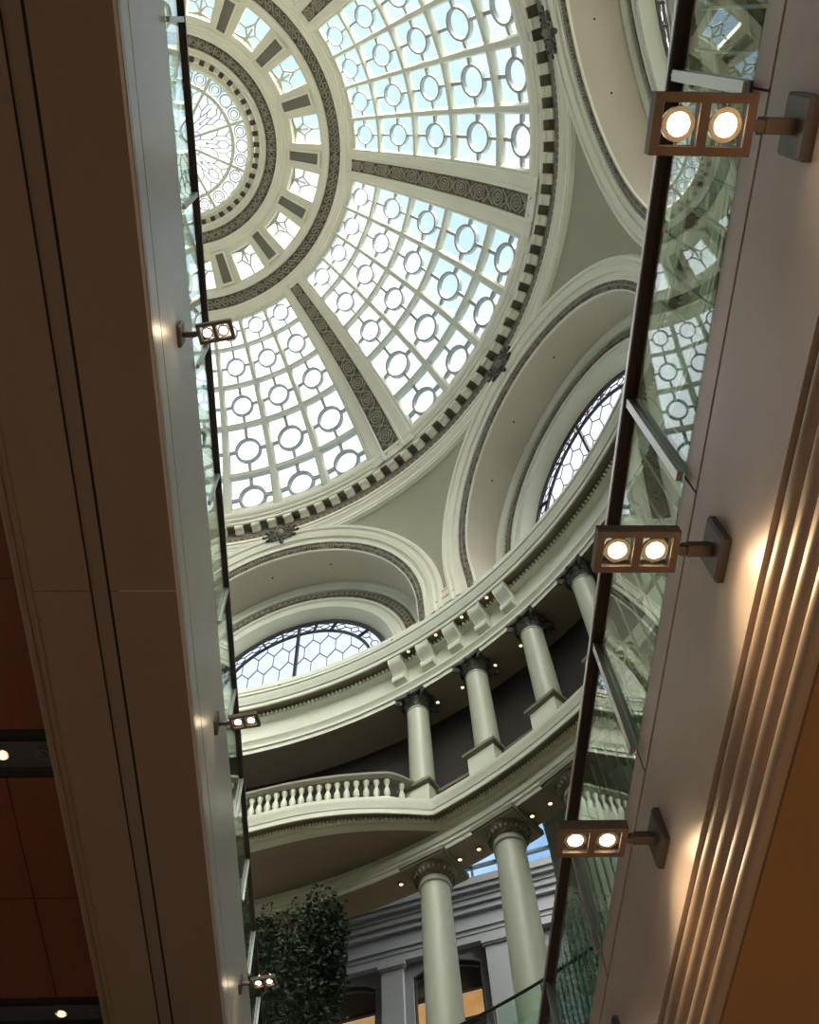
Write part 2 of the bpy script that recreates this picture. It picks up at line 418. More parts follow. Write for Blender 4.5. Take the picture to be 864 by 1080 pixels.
    # ending block frame
# glazed sectors
for k in range(8):
    c0 = LUN[k]; a0, a1 = c0 - 22.5 + RIBW, c0 + 22.5 - RIBW
    w = window_root(sp(45, c0, .3))
    mb = MB(); mb.grid([[sp(27.5 + (62.6 - 27.5) * j / 12, a0 + (a1 - a0) * i / 12, .30) for j in range(13)] for i in range(13)])
    mb.build('glazing', M['pane'], w)
    mb = MB()
    wd = lambda th: .055 + .075 * (th - 28) / 34
    for i in range(5):         # meridian bars
        a = a0 + (a1 - a0) * i / 4
        path = []
        for j in range(19):
            th = 27.6 + (62.5 - 27.6) * j / 18; f_ = wd(th) / .1 * 1.45
            path.append((sp(th, a, 0), et(a) * f_, spn(th, a)))
        mb.sweep(path, [(-.10, .30), (-.10, .12), (-.055, .02), (.055, .02), (.10, .12), (.10, .30)])
    for j in range(1, 5):      # ring bars
        th = TH[j]; f_ = wd(th) / .1
        path = [(sp(th, a0 + (a1 - a0) * i / 24, .01), (er(a0 + (a1 - a0) * i / 24) * cos(R(th)) - EZ * sin(R(th))) * f_ * 1.25, spn(th, a0 + (a1 - a0) * i / 24)) for i in range(25)]
        mb.sweep(path, [(-.10, .27), (-.10, .12), (-.055, .02), (.055, .02), (.10, .12), (.10, .27)])
    for th in (27.9, 62.3):
        path = [(sp(th, a0 + (a1 - a0) * i / 24, .03), (er(a0 + (a1 - a0) * i / 24) * cos(R(th)) - EZ * sin(R(th))), spn(th, a0 + (a1 - a0) * i / 24)) for i in range(25)]
        mb.sweep(path, [(-.09, .27), (-.09, .06), (.09, .06), (.09, .27)])
    mb.build('glazing_bars', M['plaster2'], w)
    mb = MB()
    for j in range(5):
        for i in range(4):
            ta, tb = TH[j], TH[j + 1]
            if j == 0: ta = 26.9
            tm = (ta + tb) / 2 + (.0 if j else .15); pm = a0 + (a1 - a0) * (i + .5) / 4
            hwp = (a1 - a0) / 8 * R(1) * DR * sin(R(tm)); hwt = R(tb - ta) / 2 * DR
            rr = .25 * (hwp + hwt)
            c = sp(tm, pm, .2); t = et(pm); n_ = spn(tm, pm); u = t.cross(n_)
            g = .030 + .012 * j
            path = []
            nn = 22
            path = [(c + (t * cos(2 * pi * q / nn) + u * sin(2 * pi * q / nn)) * rr, t * cos(2 * pi * q / nn) + u * sin(2 * pi * q / nn), n_) for q in range(nn)]
            mb.sweep(path, [(-g, .09), (-g * .6, -.05), (g * .6, -.05), (g, .09)], closed=True)
            for d_, L_ in ((t, hwp), (-t, hwp), (u, hwt), (-u, hwt)):
                mb.bar(c + d_ * rr, c + d_ * L_ * 1.0, g * 1.7, n_, .13)
    mb.build('ring_tracery', M['ring'], w)

# eye of the dome
w = window_root(sp(0, 0, .1))
mb = MB(); mb.rev([rh(th_of(r) if r else 0, .12) for r in (.001, .5, 1., 1.6, 2.2, 2.75)], n=64); mb.build('glazing', M['pane'], w)
mb = MB()
ring_path = lambda r, d, n=72: [(sp(th_of(r), 360 * i / n, d), er(360 * i / n), EZ) for i in range(n)]
mb.sweep(ring_path(2.13, .05), [(-.07, .06), (-.07, -.05), (.07, -.05), (.07, .06)], closed=True)
SPK = [-58 + 40 * k for k in range(9)]
for p in SPK:
    mb.bar(sp(th_of(.22), p, .05), sp(th_of(2.1), p, .05), .10, EZ, .10); mb.bar(sp(th_of(2.1), p, .05), sp(th_of(2.74), p, .05), .12, EZ, .10)
mb.lathe([(.30, -.05), (.30, .05), (.2, .08)], sp(0, 0, .02), 24)
mb.build('spoke_bars', M['plaster2'], w)
mb = MB()
for p in SPK:
    for k, dbl in ((7.5, 1), (20, 0), (32.5, 1)):
        c = sp(th_of(2.46), p + k, .08); t = et(p + k); u = er(p + k)
        mb.torus(c, t, u, .225, .03, 18, 5)
        if dbl: mb.torus(c, t, u, .135, .026, 14, 5)
    for k in (13.75, 26.25):
        for s_ in (-1, 1):
            mb.tube([sp(th_of(2.46 + .07 * s_), p + k - 1.2, .08), sp(th_of(2.46 + .26 * s_), p + k, .08)], .022, 4)
    # petal leading
    pts = lambda L_: [sp(th_of(r), p + 20 + x, .08) for x, r in L_]
    for s_ in (-1, 1):
        mb.tube(pts([(0, .45), (s_ * 9, .8), (s_ * 7, 1.25), (0, 1.05)]), .028, 5)
        mb.tube(pts([(s_ * 9, .8), (s_ * 19, .95)]), .028, 5)
        mb.tube(pts([(s_ * 7, 1.25), (s_ * 11.5, 1.5), (s_ * 10, 1.85), (s_ * 5, 2.06)]), .028, 5)
        mb.tube(pts([(s_ * 11.5, 1.5), (s_ * 18.5, 1.62)]), .028, 5)
        mb.tube(pts([(0, 1.45), (s_ * 4.5, 1.62), (s_ * 4.5, 1.85), (0, 1.98)]), .028, 5)
        mb.tube(pts([(s_ * 4.5, 1.62), (s_ * 7, 1.25)]), .028, 5)
        mb.tube(pts([(s_ * 10, 1.85), (s_ * 15, 2.06)]), .028, 5)
    mb.tube(pts([(0, 1.05), (0, 1.45)]), .028, 5); mb.tube(pts([(0, 1.98), (0, 2.08)]), .028, 5); mb.tube(pts([(0, .25), (0, .45)]), .028, 5)
mb.build('petal_tracery', M['ring'], w)

# rim of the dome with its modillions
rim = empty('trim_1', (AX, AY, 31 + Z0), kind='structure')
mb = MB()
mb.rev([(12.72, 32.6), (12.70, 32.10), (12.76, 32.0), (12.84, 31.96), (12.86, 31.88), (12.95, 31.84), (12.97, 31.72), (13.03, 31.70)], n=256)
mb.rev([(13.46, 31.22), (13.42, 31.18), (13.42, 31.03), (13.47, 31.01), (13.47, 30.95), (13.50, 30.88), (13.56, 30.84), (13.56, 30.78), (13.59, 30.76), (13.61, 30.60), (13.65, 30.58), (13.65, 30.48), (13.86, 30.44)], n=256)
mb.build('rim_moulding', M['plaster'], rim)
mb = MB()
mb.rev([(13.02, 31.70), (13.04, 31.77), (13.36, 31.77), (13.36, 31.36), (13.40, 31.28), (13.47, 31.215)], n=256)
mb.build('modillion_recess', M['cornsoff'], rim)
mb = MB()
for k in range(360):
    p = k; mb.ball(pol(13.42, p, 31.27), er(p) * .04, et(p) * .055, EZ * .05, 6, 4)
mb.build('bead_moulding', M['relief'], rim)
mb_far = MB()
for k in range(128):
    p = P0 + 1.4 + k * 360 / 128; pp = (p + 180) % 360 - 180
    near = -32 < pp < 100
    mb = MB() if near else mb_far
    a, t = er(p), et(p); c = pol(13.18, p, 31.68)
    # scrolled block: a curved side profile extruded across
    prof = [(.17, .17), (.17, -.20), (.10, -.22), (.02, -.16), (-.06, -.12), (-.12, -.16), (-.17, -.12), (-.18, -.02), (-.15, .05), (-.15, .17)]
    rows = [[c + t * s_ * .155 + a * x + EZ * z for x, z in prof] for s_ in (-1, 1)]
    o = len(mb.v); mb.grid(rows, cv=True); mb.f.append(tuple(o + i for i in range(10))); mb.f.append(tuple(o + 10 + i for i in reversed(range(10))))
    if near: mb.build('modillion', M['plaster'], rim)
far = mb_far.build('modillion', M['plaster'], rim); far['kind'] = 'stuff'

# ================================================================== PENDENTIVES, ARCHES AND LUNETTES
SR, SCN = 15.2, 24.0           # sphere of the pendentive zone
HC, RHO = 25.3, 4.79           # centre height and radius of the arch opening
HB = 24.2                      # foot of the zone
def psph(t, h, c0, n=0.):      # point at lateral t and height h of lunette c0, n inwards
    D = sqrt(max(1, SR * SR - t * t - (h - SCN) ** 2)); v = Vector((D, t, h - SCN)) * ((SR - n) / SR)
    return Vector((AX, AY, SCN + Z0)) + er(c0) * v.x + et(c0) * v.y + EZ * v.z
def archpts(n=40, foot=HB):
    # stations of the arch: list of (cos, sin, drop)
    L_ = [(1, 0, HC - foot), (1, 0, (HC - foot) / 2)]
    L_ += [(cos(pi * i / n), sin(pi * i / n), 0) for i in range(n + 1)]
    L_ += [(-1, 0, (HC - foot) / 2), (-1, 0, HC - foot)]
    return L_
# spandrel panels, one per pier
for k in range(8):
    p = RIBS[k]; mb = MB()
    for c0, s_ in ((p - 22.5, 1), (p + 22.5, -1)):
        rows = []
        N_ = 22
        for i in range(N_ + 1):
            al = pi / 2 * i / N_ if i else 0
            t0, h0 = 5.55 * cos(al), HC + 5.55 * sin(al)
            if i == 0: h0 = HB
            row = []
            # outer boundary: same height on the pier meridian, up to the rim ring
            for j in range(9):
                f_ = j / 8
                D0 = sqrt(SR * SR - t0 * t0 - (h0 - SCN) ** 2); az0 = math.degrees(atan2(t0, D0)); 
                h1 = min(h0, 30.95); az1 = 22.5
                az = az0 + (az1 - az0) * f_; h = h0 + (h1 - h0) * f_
                r = sqrt(SR * SR - (h - SCN) ** 2) + .05
                row.append(pol(r, c0 + s_ * az, h))
            rows.append(row)
        mb.grid(rows)
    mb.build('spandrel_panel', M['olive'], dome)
mb = MB()
for p in RIBS:
    mb.solidrev([(15.2, 24.3), (15.12, 24.3), (15.12, 24.62), (15.08, 24.64), (15.08, 24.70), (15.12, 24.72), (15.2, 24.80)], p - 2.2, p + 2.2, 6); mb.solidrev([(15.2, 24.7), (15.11, 24.7), (15.11, 25.0), (15.08, 25.02), (15.08, 25.08), (15.2, 25.10)], p - 1.2, p + 1.2, 4)
mb.build('spandrel_foot', M['plaster'], dome)
# arch mouldings
AP = archpts(44)
def arch_sweep(prof, c0, mb, pts=AP):
    rows = []
    for cx_, sx_, dr in pts:
        rows.append([psph(cx_ * rho, HC - dr + sx_ * rho, c0, n) for rho, n in prof])
    mb.grid(rows)
for k in range(8):
    c0 = LUN[k]
    mb = MB()
    arch_sweep([(5.05, .04), (5.05, .10), (5.13, .10), (5.15, .05), (5.26, .05), (5.28, .12), (5.42, .14), (5.46, .08), (5.54, .08), (5.58, .13), (5.66, .13), (5.70, .06), (5.72, -.05)], c0, mb)
    arch_sweep([(4.76, -.04), (4.76, .03), (4.80, .04)], c0, mb)
    am = mb.build('arch_moulding', M['plaster'], dome)
    mb = MB(); arch_sweep([(4.78, .03), (4.86, .07), (4.97, .07), (5.06, .03)], c0, mb); ab = mb.build('arch_ornament', M['bronze'], am)
    mb = MB()
    for i in range(150):
        a = pi * (i + .5) / 150; mb.ball(psph(4.92 * cos(a), HC + 4.92 * sin(a), c0, .07), Vector((.03, 0, 0)), Vector((0, .03, 0)), Vector((0, 0, .045)), 5, 3)
    mb.build('leaf_relief', M['relief'], ab)
    # vault behind the arch
    DL = 15.55
    mb = MB(); rows = []
    for cx_, sx_, dr in archpts(44, 23.6):
        t, h = cx_ * RHO, HC - dr + sx_ * RHO
        D0 = sqrt(SR * SR - t * t - (h - SCN) ** 2) - .02
        rows.append([pol(0, 0, h) + er(c0) * (D0 + (DL - D0) * j / 6) + et(c0) * t for j in range(7)])
    mb.grid(rows); mb.build('vault', M['vault'], dome, 60)
    # wall round the lunette window, stepping in to the glass
    HW = 25.12
    def band(prof, mb, foot=23.9):
        rows = []
        for cx_, sx_, dr in archpts(44, foot):
            dr = dr * (HW - foot) / max(1e-6, HC - foot) if dr else 0
            rows.append([pol(0, 0, HW - dr + sx_ * rho) + er(c0) * D + et(c0) * cx_ * rho for rho, D in prof])
        mb.grid(rows)
    mb = MB()
    band([(3.36, 16.0), (3.40, 15.82), (3.60, 15.62), (3.64, 15.55), (3.72, 15.53), (3.76, 15.58), (3.98, 15.56), (4.02, 15.50), (4.10, 15.48), (4.13, 15.52)], mb)
    band([(4.50, 15.52), (4.52, 15.42), (4.60, 15.40), (4.64, 15.45), (4.72, 15.43), (4.78, 15.36), (4.86, 15.34), (4.99, 15.38)], mb)
    lw = mb.build('lunette_surround', M['plaster2'], dome)
    mb = MB(); band([(4.12, 15.51), (4.31, 15.47), (4.51, 15.51)], mb); lo = mb.build('lunette_ornament', M['bronze'], lw)
    mb = MB()
    for i in range(60):
        a = pi * (i + .5) / 60; rho = 4.31
        c = pol(0, 0, HW + sin(a) * rho) + er(c0) * 15.46 + et(c0) * cos(a) * rho; rad = et(c0) * cos(a) + EZ * sin(a); tn = EZ * cos(a) - et(c0) * sin(a)
        mb.torus(c, rad, tn, .09, .02, 8, 4); mb.ball(c + tn * .115, rad * .14, tn * .03, er(c0) * .03, 6, 4)
    mb.build('relief', M['relief'], lo)
    # the window
    w = window_root(pol(15.95, c0, HW))
    wp = lambda t, h, d=15.95: pol(0, 0, HW + h) + er(c0) * d + et(c0) * t
    mb = MB(); N_ = 32
    rows = [[wp(3.36 * cos(pi * i / N_), 3.36 * sin(pi * i / N_) - (0), 16.02), wp(3.36 * cos(pi * i / N_), -1.1, 16.02)] for i in range(N_ + 1)]
    mb.grid(rows); mb.build('glazing', M['lpane'], w)
    mb = MB()
    for rho, wd_ in ((3.28, .075), (2.76, .05)):
        path = [(wp(rho, -1.1), et(c0), er(c0))] + [(wp(rho * cos(pi * i / N_), rho * sin(pi * i / N_)), et(c0) * cos(pi * i / N_) + EZ * sin(pi * i / N_), er(c0)) for i in range(N_ + 1)] + [(wp(-rho, -1.1), -et(c0), er(c0))]
        mb.sweep(path, [(-wd_, .04), (-wd_, -.03), (wd_, -.03), (wd_, .04)])
    mb.bar(wp(0, -1.1), wp(0, 3.2), .09, er(c0), .12)
    for a in (64, 78, 102, 116, 36, 144):
        mb.bar(wp(2.76 * cos(R(a)), 2.76 * sin(R(a))), wp(3.25 * cos(R(a)), 3.25 * sin(R(a))), .06, er(c0), .1)
    mb.build('frame', M['iron'], w)
    mb = MB(); lr = .019
    hx = .86
    inside = lambda t, h: hypot(t, max(h, 0)) < 2.74
    def seg(a, b):
        n_ = 8; last = None
        for i in range(n_ + 1):
            q = (a[0] + (b[0] - a[0]) * i / n_, a[1] + (b[1] - a[1]) * i / n_)
            if not inside(*q): break
            last = q
        if last and last != a: mb.tube([wp(*a), wp(*last)], lr, 4)
    for i in range(-5, 6):
        x = i * .57
        for row in range(4):
            y0 = -1.1 + row * 1.30
            off = .285 if row % 2 else 0
            if row == 0: seg((x, -1.1), (x, .92))
            b = .92 + row * .92
            xo = x + off
            if inside(xo, b):
                for s_ in (-1, 1): seg((xo, b), (xo + s_ * .285, b + .36))
            if inside(xo + .285, b + .36): seg((xo + .285, b + .36), (xo + .285, b + .92))
    for i in range(14):
        a = pi * (i + .5) / 14
        c = wp(3.0 * cos(a), 3.0 * sin(a)); rad = et(c0) * cos(a) + EZ * sin(a); tn = EZ * cos(a) - et(c0) * sin(a)
        mb.tube([c + (rad * .13 * cos(2 * pi * q / 12) + tn * .17 * sin(2 * pi * q / 12)) for q in range(12)], lr, 4, True)
        for s_ in (-1, 1):
            mb.tube([c + tn * .17 * s_, c + tn * .335 * s_], lr, 4)
    mb.build('leading', M['black'], w)

# cartouches at the crowns
cart = empty('cartouche', (0, 0, 0), 'dark carved keystone cartouche on the dome rim above the lower lunette window', 'ornament', 'keystone cartouches')
def cart_parts(root):
    X_, Y_, Zn = Vector((1, 0, 0)), Vector((0, 1, 0)), Vector((0, 0, 1))
    mb = MB(); mb.lathe([(.26, 0), (.30, .06), (.26, .13), (.20, .12), (.18, .09)], (0, 0, 0), 20, Zn)
    mb.torus((-.2, .2, .1), X_, Y_, .09, .035, 12, 5); mb.torus((.2, .2, .1), X_, Y_, .09, .035, 12, 5)
    mb.torus((-.2, -.2, .1), X_, Y_, .08, .03, 12, 5); mb.torus((.2, -.2, .1), X_, Y_, .08, .03, 12, 5)
    mb.build('scroll_frame', M['bronze'], root)
    mb = MB(); mb.ball((0, 0, .1), X_ * .17, Y_ * .2, Zn * .12, 14, 8); mb.build('boss', M['bronze_plain'], root)
    mb = MB()
    for s_ in (-1, 1):
        for a, L_ in ((0, .44), (32, .36), (-32, .36), (62, .26), (-62, .26)):
            d = X_ * s_ * cos(R(a)) + Y_ * sin(R(a)); sd = d.cross(Zn)
            c = X_ * s_ * .24
            mid = c + d * L_ * .55
            mb.ball(mid + Zn * .06, d * L_ * .55, sd * .085, Zn * .06, 8, 5)
            mb.ball(c + d * L_ + Zn * .1, d * .07, sd * .05, Zn * .05, 6, 4)
    mb.ball((0, .34, .06), X_ * .10, Y_ * .14, Zn * .06, 8, 5); mb.ball((0, -.32, .06), X_ * .10, Y_ * .12, Zn * .06, 8, 5)
    mb.build('acanthus_leaves', M['bronze_dark'], root)
cart_parts(cart)
def cart_place(o, c0):
    n_ = -(er(c0) * .80 + EZ * .30).normalized(); t = et(c0); u = n_.cross(t)
    o.matrix_world = Matrix.Translation(pol(13.52, c0, 31.0) + n_ * .06) @ Matrix((t, u, n_)).transposed().to_4x4()
c2 = dup(cart, (0, 0, 0), 0, 'dark carved keystone cartouche on the dome rim above the right-hand lunette window')
c3 = dup(cart, (0, 0, 0), 0, 'dark carved keystone cartouche at the top edge of the photo, above the uppermost arch')
cart_place(cart, LUN[1]); cart_place(c2, LUN[0]); cart_place(c3, LUN[7])

# ================================================================== UPPER ENTABLATURE
ent = empty('trim_2', (AX, AY, 22 + Z0), kind='structure')
mb = MB()
mb.rev([(15.50, 21.54), (15.50, 21.70), (15.45, 21.71), (15.45, 21.80), (15.50, 21.82), (15.48, 21.90), (15.40, 22.0), (15.40, 22.06), (15.55, 22.08), (15.55, 22.90), (15.44, 22.92), (15.36, 22.95), (15.36, 23.0), (15.44, 23.02), (15.44, 23.18)], n=256)
mb.rev([(15.08, 23.18), (15.08, 23.08), (15.03, 23.08), (15.03, 23.22), (14.99, 23.24), (14.96, 23.36), (14.90, 23.46), (14.90, 23.52), (14.86, 23.55), (14.86, 23.64), (15.12, 23.68), (15.12, 24.0), (15.08, 24.02), (15.08, 24.12), (15.14, 24.2), (15.14, 24.3), (15.5, 24.32), (15.5, 23.6), (16.4, 23.6)], n=256)
mb.build('cornice', M['plaster2'], ent)
mb = MB(); mb.rev([(15.44, 23.02), (15.44, 23.175), (15.07, 23.175)], n=256); mb.build('cornice_soffit', M['cornsoff'], ent)
mb = MB(); mb.rev([(15.50, 21.54), (16.80, 21.54), (16.80, 22.1)], n=200); mb.build('soffit', M['soffit'], ent)
mb = MB()
for k in range(720):
    p = k * .5
    if 20 < (p % 360) < 120 or p > 330 or p < 20:
        mb.ball(pol(15.36, p, 23.04), er(p) * .08, et(p) * .052, EZ * .065, 6, 4)
mb.build('dentil_course', M['plaster'], ent)
# scrolled brackets in groups of five over each pier
br = empty('scroll_bracket', (0, 0, 0), None, 'bracket', 'scrolled brackets under the upper cornice')
mb = MB()
side = [(.10, .14), (-.40, .14), (-.43, .06), (-.42, -.10), (-.37, -.20), (-.29, -.28), (-.21, -.36), (-.15, -.45), (-.15, -.52), (-.20, -.58), (-.22, -.66), (-.19, -.75), (-.10, -.79), (.0, -.79), (.10, -.79)]
rows = [[Vector((x, s_ * .215, z)) for x, z in side] for s_ in (-1, 1)]
mb.grid(rows, cv=True); mb.f.append(tuple(range(15))); mb.f.append(tuple(15 + i for i in reversed(range(15))))
mb.build('scroll', M['plaster2'], br)
mb = MB()
for y in (-.2, .2):
    mb.tube([Vector((x, y, z)) for x, z in side[1:13]], .022, 5)
mb.build('ribs', M['plaster2'], br)
blab = ['leftmost scrolled bracket of the five under the upper cornice', 'second scrolled bracket from the left under the upper cornice', 'middle scrolled bracket of the five under the upper cornice', 'fourth scrolled bracket from the left under the upper cornice', 'rightmost scrolled bracket of the five under the upper cornice']
bphi = [49.5 + 3.72 * (2 - i) for i in range(5)]
for i, p in enumerate(bphi):
    o = br if i == 0 else dup(br, (0, 0, 0))
    o['label'] = blab[i]; q = pol(15.50, p, 23.02); o.location = q; o.rotation_euler = (0, 0, R(p)); LOC[o.name] = tuple(q)
for j, (p_, txt) in enumerate(((4.3, 'far right pier, seen only through the right guard glass'),)):
    for i in range(5):
        o = dup(br, pol(15.50, p_ + 3.72 * (2 - i), 23.02), R(p_ + 3.72 * (2 - i)), 'scrolled bracket over the ' + txt)
# small lights
def small_light(name, loc, label, group, down=Vector((0, 0, -1)), first=[None]):
    if first[0] is None:
        o = empty(name, (0, 0, 0), label, 'light', group)
        mb = MB(); mb.lathe([(.075, 0), (.085, -.012), (.085, -.03), (.055, -.035), (.05, 0)], n=14, cap=False); mb.build('trim_ring', M['bronze_plain'], o)
        mb = MB(); mb.ball((0, 0, -.012), Vector((.05, 0, 0)), Vector((0, .05, 0)), Vector((0, 0, .022)), 10, 5); mb.build('lamp', M['lampS'], o)
        first[0] = o
        o.location = loc; LOC[o.name] = tuple(loc)
        return o
    return dup(first[0], loc, 0, label, group)
for i, p in enumerate((55.2, 51.4, 47.7, 44.0)):
    small_light('downlight', pol(15.18, p, 23.17) + Vector((0, 0, -.0)), 'tiny warm light between the scrolled brackets, ' + ['leftmost of four', 'second from the left', 'third from the left', 'rightmost of four'][i], 'lights between the brackets')
for i, p in enumerate((57.6, 54.1, 51.0, 46.8, 43.4)):
    small_light('downlight', pol(16.15, p, 21.535), 'small round light in the brown soffit above the upper columns, ' + ['left of the left column', 'right of the left column', 'left of the middle column', 'right of the middle column', 'left of the right column'][i], 'lights in the upper soffit')

# gallery behind the upper columns
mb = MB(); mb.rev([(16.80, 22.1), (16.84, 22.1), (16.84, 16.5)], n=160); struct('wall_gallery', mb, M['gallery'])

# ================================================================== COLUMNS
def leaf(mb, base, out, up, wdt, ht, curl):
    # an acanthus leaf: a strip that rises and curls outwards
    sd = out.cross(up).normalized(); rows = []
    for i in range(8):
        f_ = i / 7; w_ = wdt * (1 - .55 * f_ ** 2) * (1 + .12 * (i % 2))
        p = base + up * ht * (sin(f_ * 2.0) / sin(2.0) if f_ > .8 else f_ * 1.06) + out * curl * (f_ ** 2.2)
        rows.append([p - sd * w_ - out * .03, p, p + sd * w_ - out * .03])
    b2 = [[q - out * .04 for q in r] for r in rows]
    ring = [r + list(reversed(b)) for r, b in zip(rows, b2)]
    o = len(mb.v); mb.grid(ring, cv=True); mb.f.append(tuple(o + i for i in range(6))); mb.f.append(tuple(o + 42 + i for i in reversed(range(6))))
def upper_column(root):
    Zv = Vector((0, 0, 1))
    # root sits on the gallery floor at h 16.8; local z = h - 16.8
    mb = MB(); mb.abox(-.42, .38, -.40, .40, 0, .95); pd = mb.build('pedestal', M['plaster2'], root, 0)
    mb = MB()
    for d, z0, z1 in ((.03, .92, .97), (.09, .97, 1.06), (.06, 1.06, 1.10)): mb.abox(-.42 - d, .38 + d, -.40 - d, .40 + d, z0, z1)
    mb.build('pedestal_cap', M['inset'], pd, 0)
    mb = MB(); mb.lathe([(.42, 1.10), (.42, 1.14), (.40, 1.19), (.36, 1.21), (.375, 1.25), (.35, 1.28)], n=32); mb.build('base', M['column'], root)
    mb = MB(); mb.lathe([(.335, 1.28)] + [(.335 - .03 * (i / 8) ** 1.5, 1.28 + 2.9 * i / 8) for i in range(9)] + [(.325, 4.19), (.325, 4.23), (.30, 4.24)], n=40)
    mb.build('shaft', M['column'], root)
    mb = MB(); mb.lathe([(.29, 4.22), (.28, 4.35), (.30, 4.5), (.38, 4.62)], n=24)
    for k in range(8):
        a = 2 * pi * k / 8; d = Vector((cos(a), sin(a), 0)); leaf(mb, d * .30 + Zv * 4.22, d, Zv, .12, .22, .14)
        a += pi / 8; d = Vector((cos(a), sin(a), 0)); leaf(mb, d * .31 + Zv * 4.30, d, Zv, .10, .28, .18)
    for k in range(4):
        a = pi / 4 + pi / 2 * k; d = Vector((cos(a), sin(a), 0)); s_ = d.cross(Zv)
        mb.torus(d * .56 + Zv * 4.54, d, Zv, .075, .04, 12, 6); mb.ball(d * .56 + Zv * 4.54, d * .05, s_ * .06, Zv * .05, 8, 5)
        a2 = pi / 2 * k; d2 = Vector((cos(a2), sin(a2), 0)); mb.ball(d2 * .47 + Zv * 4.66, d2 * .05, d2.cross(Zv) * .09, Zv * .07, 8, 5)
    # abacus with hollowed sides
    out = []
    for k in range(4):
        a = pi / 4 + pi / 2 * k
        c = Vector((cos(a), sin(a), 0)) * .68; a2 = a + pi / 2; c2 = Vector((cos(a2), sin(a2), 0)) * .68
        for i in range(6):
            f_ = i / 6; out.append(c.lerp(c2, f_) * (1 - .13 * sin(pi * f_)))
    mb.grid([[q * .95 + Zv * 4.65 for q in out], [q + Zv * 4.68 for q in out], [q + Zv * 4.74 for q in out]], cv=True)
    mb.f.append(tuple(len(mb.v) - 24 + i for i in range(24)))
    mb.build('capital', M['bronze_dark'], root)
uc = empty('upper_column', (0, 0, 0), None, 'column', 'upper gallery columns')
upper_column(uc)
def place(o, r, p, h):
    q = pol(r, p, h); o.location = q; o.rotation_euler = (0, 0, R(p)); LOC[o.name] = tuple(q)
for i, (p, lab) in enumerate(((55.9, 'pale green upper gallery column at the end of the curved balcony, left of three'), (48.5, 'pale green upper gallery column, middle one of three under the brackets'), (41.1, 'pale green upper gallery column, rightmost of the three left of the guard rail'))):
    o = uc if i == 0 else dup(uc, (0, 0, 0))
    o['label'] = lab; place(o, 15.83, p, 16.8)
for p, w_ in ((33.7, 'leftmost of three there'), (26.3, 'middle of three there'), (18.9, 'rightmost of three there')):
    place(dup(uc, (0, 0, 0), 0, 'pale upper gallery column seen only through the right guard glass, ' + w_), 15.83, p, 16.8)

def lower_column(root):
    Zv = Vector((0, 0, 1))     # root on the third floor at h 9.9; beam underside at local 5.68
    mb = MB(); mb.lathe([(.52, 0), (.52, .12), (.50, .2), (.44, .24), (.46, .32), (.42, .36)], n=36); mb.build('base', M['column'], root)
    mb = MB(); mb.lathe([(.41, .36)] + [(.405 - .065 * (i / 8) ** 1.4, .36 + 4.75 * i / 8) for i in range(9)], n=48); mb.build('shaft', M['column'], root)
    mb = MB(); mb.lathe([(.34, 5.10), (.375, 5.11), (.39, 5.14), (.375, 5.17), (.35, 5.18), (.35, 5.24), (.36, 5.26)], n=40); mb.build('neck_ring', M['ring'], root)
    mb = MB(); mb.lathe([(.35, 5.25), (.37, 5.30), (.45, 5.38), (.52, 5.46), (.54, 5.52)], n=40)
    for k in range(24):
        a = 2 * pi * k / 24; d = Vector((cos(a), sin(a), 0)); mb.ball(d * .455 + Zv * 5.40, d * .05, d.cross(Zv) * .045, Zv * .085, 8, 5)
    for k in range(30):
        a = 2 * pi * k / 30; d = Vector((cos(a), sin(a), 0)); mb.ball(d * .375 + Zv * 5.30, d * .025, d.cross(Zv) * .03, Zv * .025, 6, 4)
    mb.build('capital', M['bronze_plain'], root)
    mb = MB(); mb.abox(-.56, .56, -.56, .56, 5.51, 5.56); mb.abox(-.60, .60, -.60, .60, 5.56, 5.68); mb.build('abacus', M['inset'], root, 0)
lc = empty('lower_column', (0, 0, 0), None, 'column', 'lower arcade columns')
lower_column(lc)
for i, (p, lab) in enumerate(((55.75, 'tall pale green lower column nearest the tree, left of the pair'), (48.35, 'tall pale green lower column above the curved handrail, right of the pair'), (40.9, 'pale lower column half hidden behind the right handrail and a spotlight'))):
    o = lc if i == 0 else dup(lc, (0, 0, 0))
    o['label'] = lab; place(o, 15.99, p, 9.9)

# ================================================================== LOWER ENTABLATURE
le = empty('trim_3', (AX, AY, 16 + Z0), kind='structure')
mb = MB()
mb.rev([(16.40, 15.60), (16.40, 15.58), (15.58, 15.58), (15.58, 15.69), (15.54, 15.70), (15.54, 15.79), (15.50, 15.81), (15.48, 15.88), (15.46, 15.92), (15.60, 15.94), (15.60, 16.31), (15.52, 16.32)], n=256)
mb.build('architrave', M['plaster2'], le)
mb = MB(); mb.rev([(15.60, 15.579), (16.40, 15.579), (16.40, 16.5), (16.86, 16.5)], n=200); mb.build('soffit', M['soffit'], le)
mb = MB(); mb.rev([(15.5, 16.79), (16.86, 16.79)], n=160); mb.build('gallery_floor', M['soffit'], le)
CP = [(.62, 16.20), (.50, 16.20), (.47, 16.22), (.44, 16.24), (.42, 16.30), (.36, 16.32), (.36, 16.37)]
CS = [(.36, 16.365), (.09, 16.365)]
CT = [(.10, 16.37), (.10, 16.29), (.06, 16.29), (.06, 16.42), (.04, 16.44), (.035, 16.50), (.0, 16.60), (-.01, 16.66), (-.01, 16.74), (.9, 16.76)]
dens = MB()
HBW = 16.2
def r_bal(d): return 13.90 + .20 * (abs(d) / 7.2) ** 2.27 + .43 * (max(0, abs(d) - 14) / 1.5) ** 2
def r_led(d): return 13.43 + .20 * (abs(d) / 8.4) ** 2.75
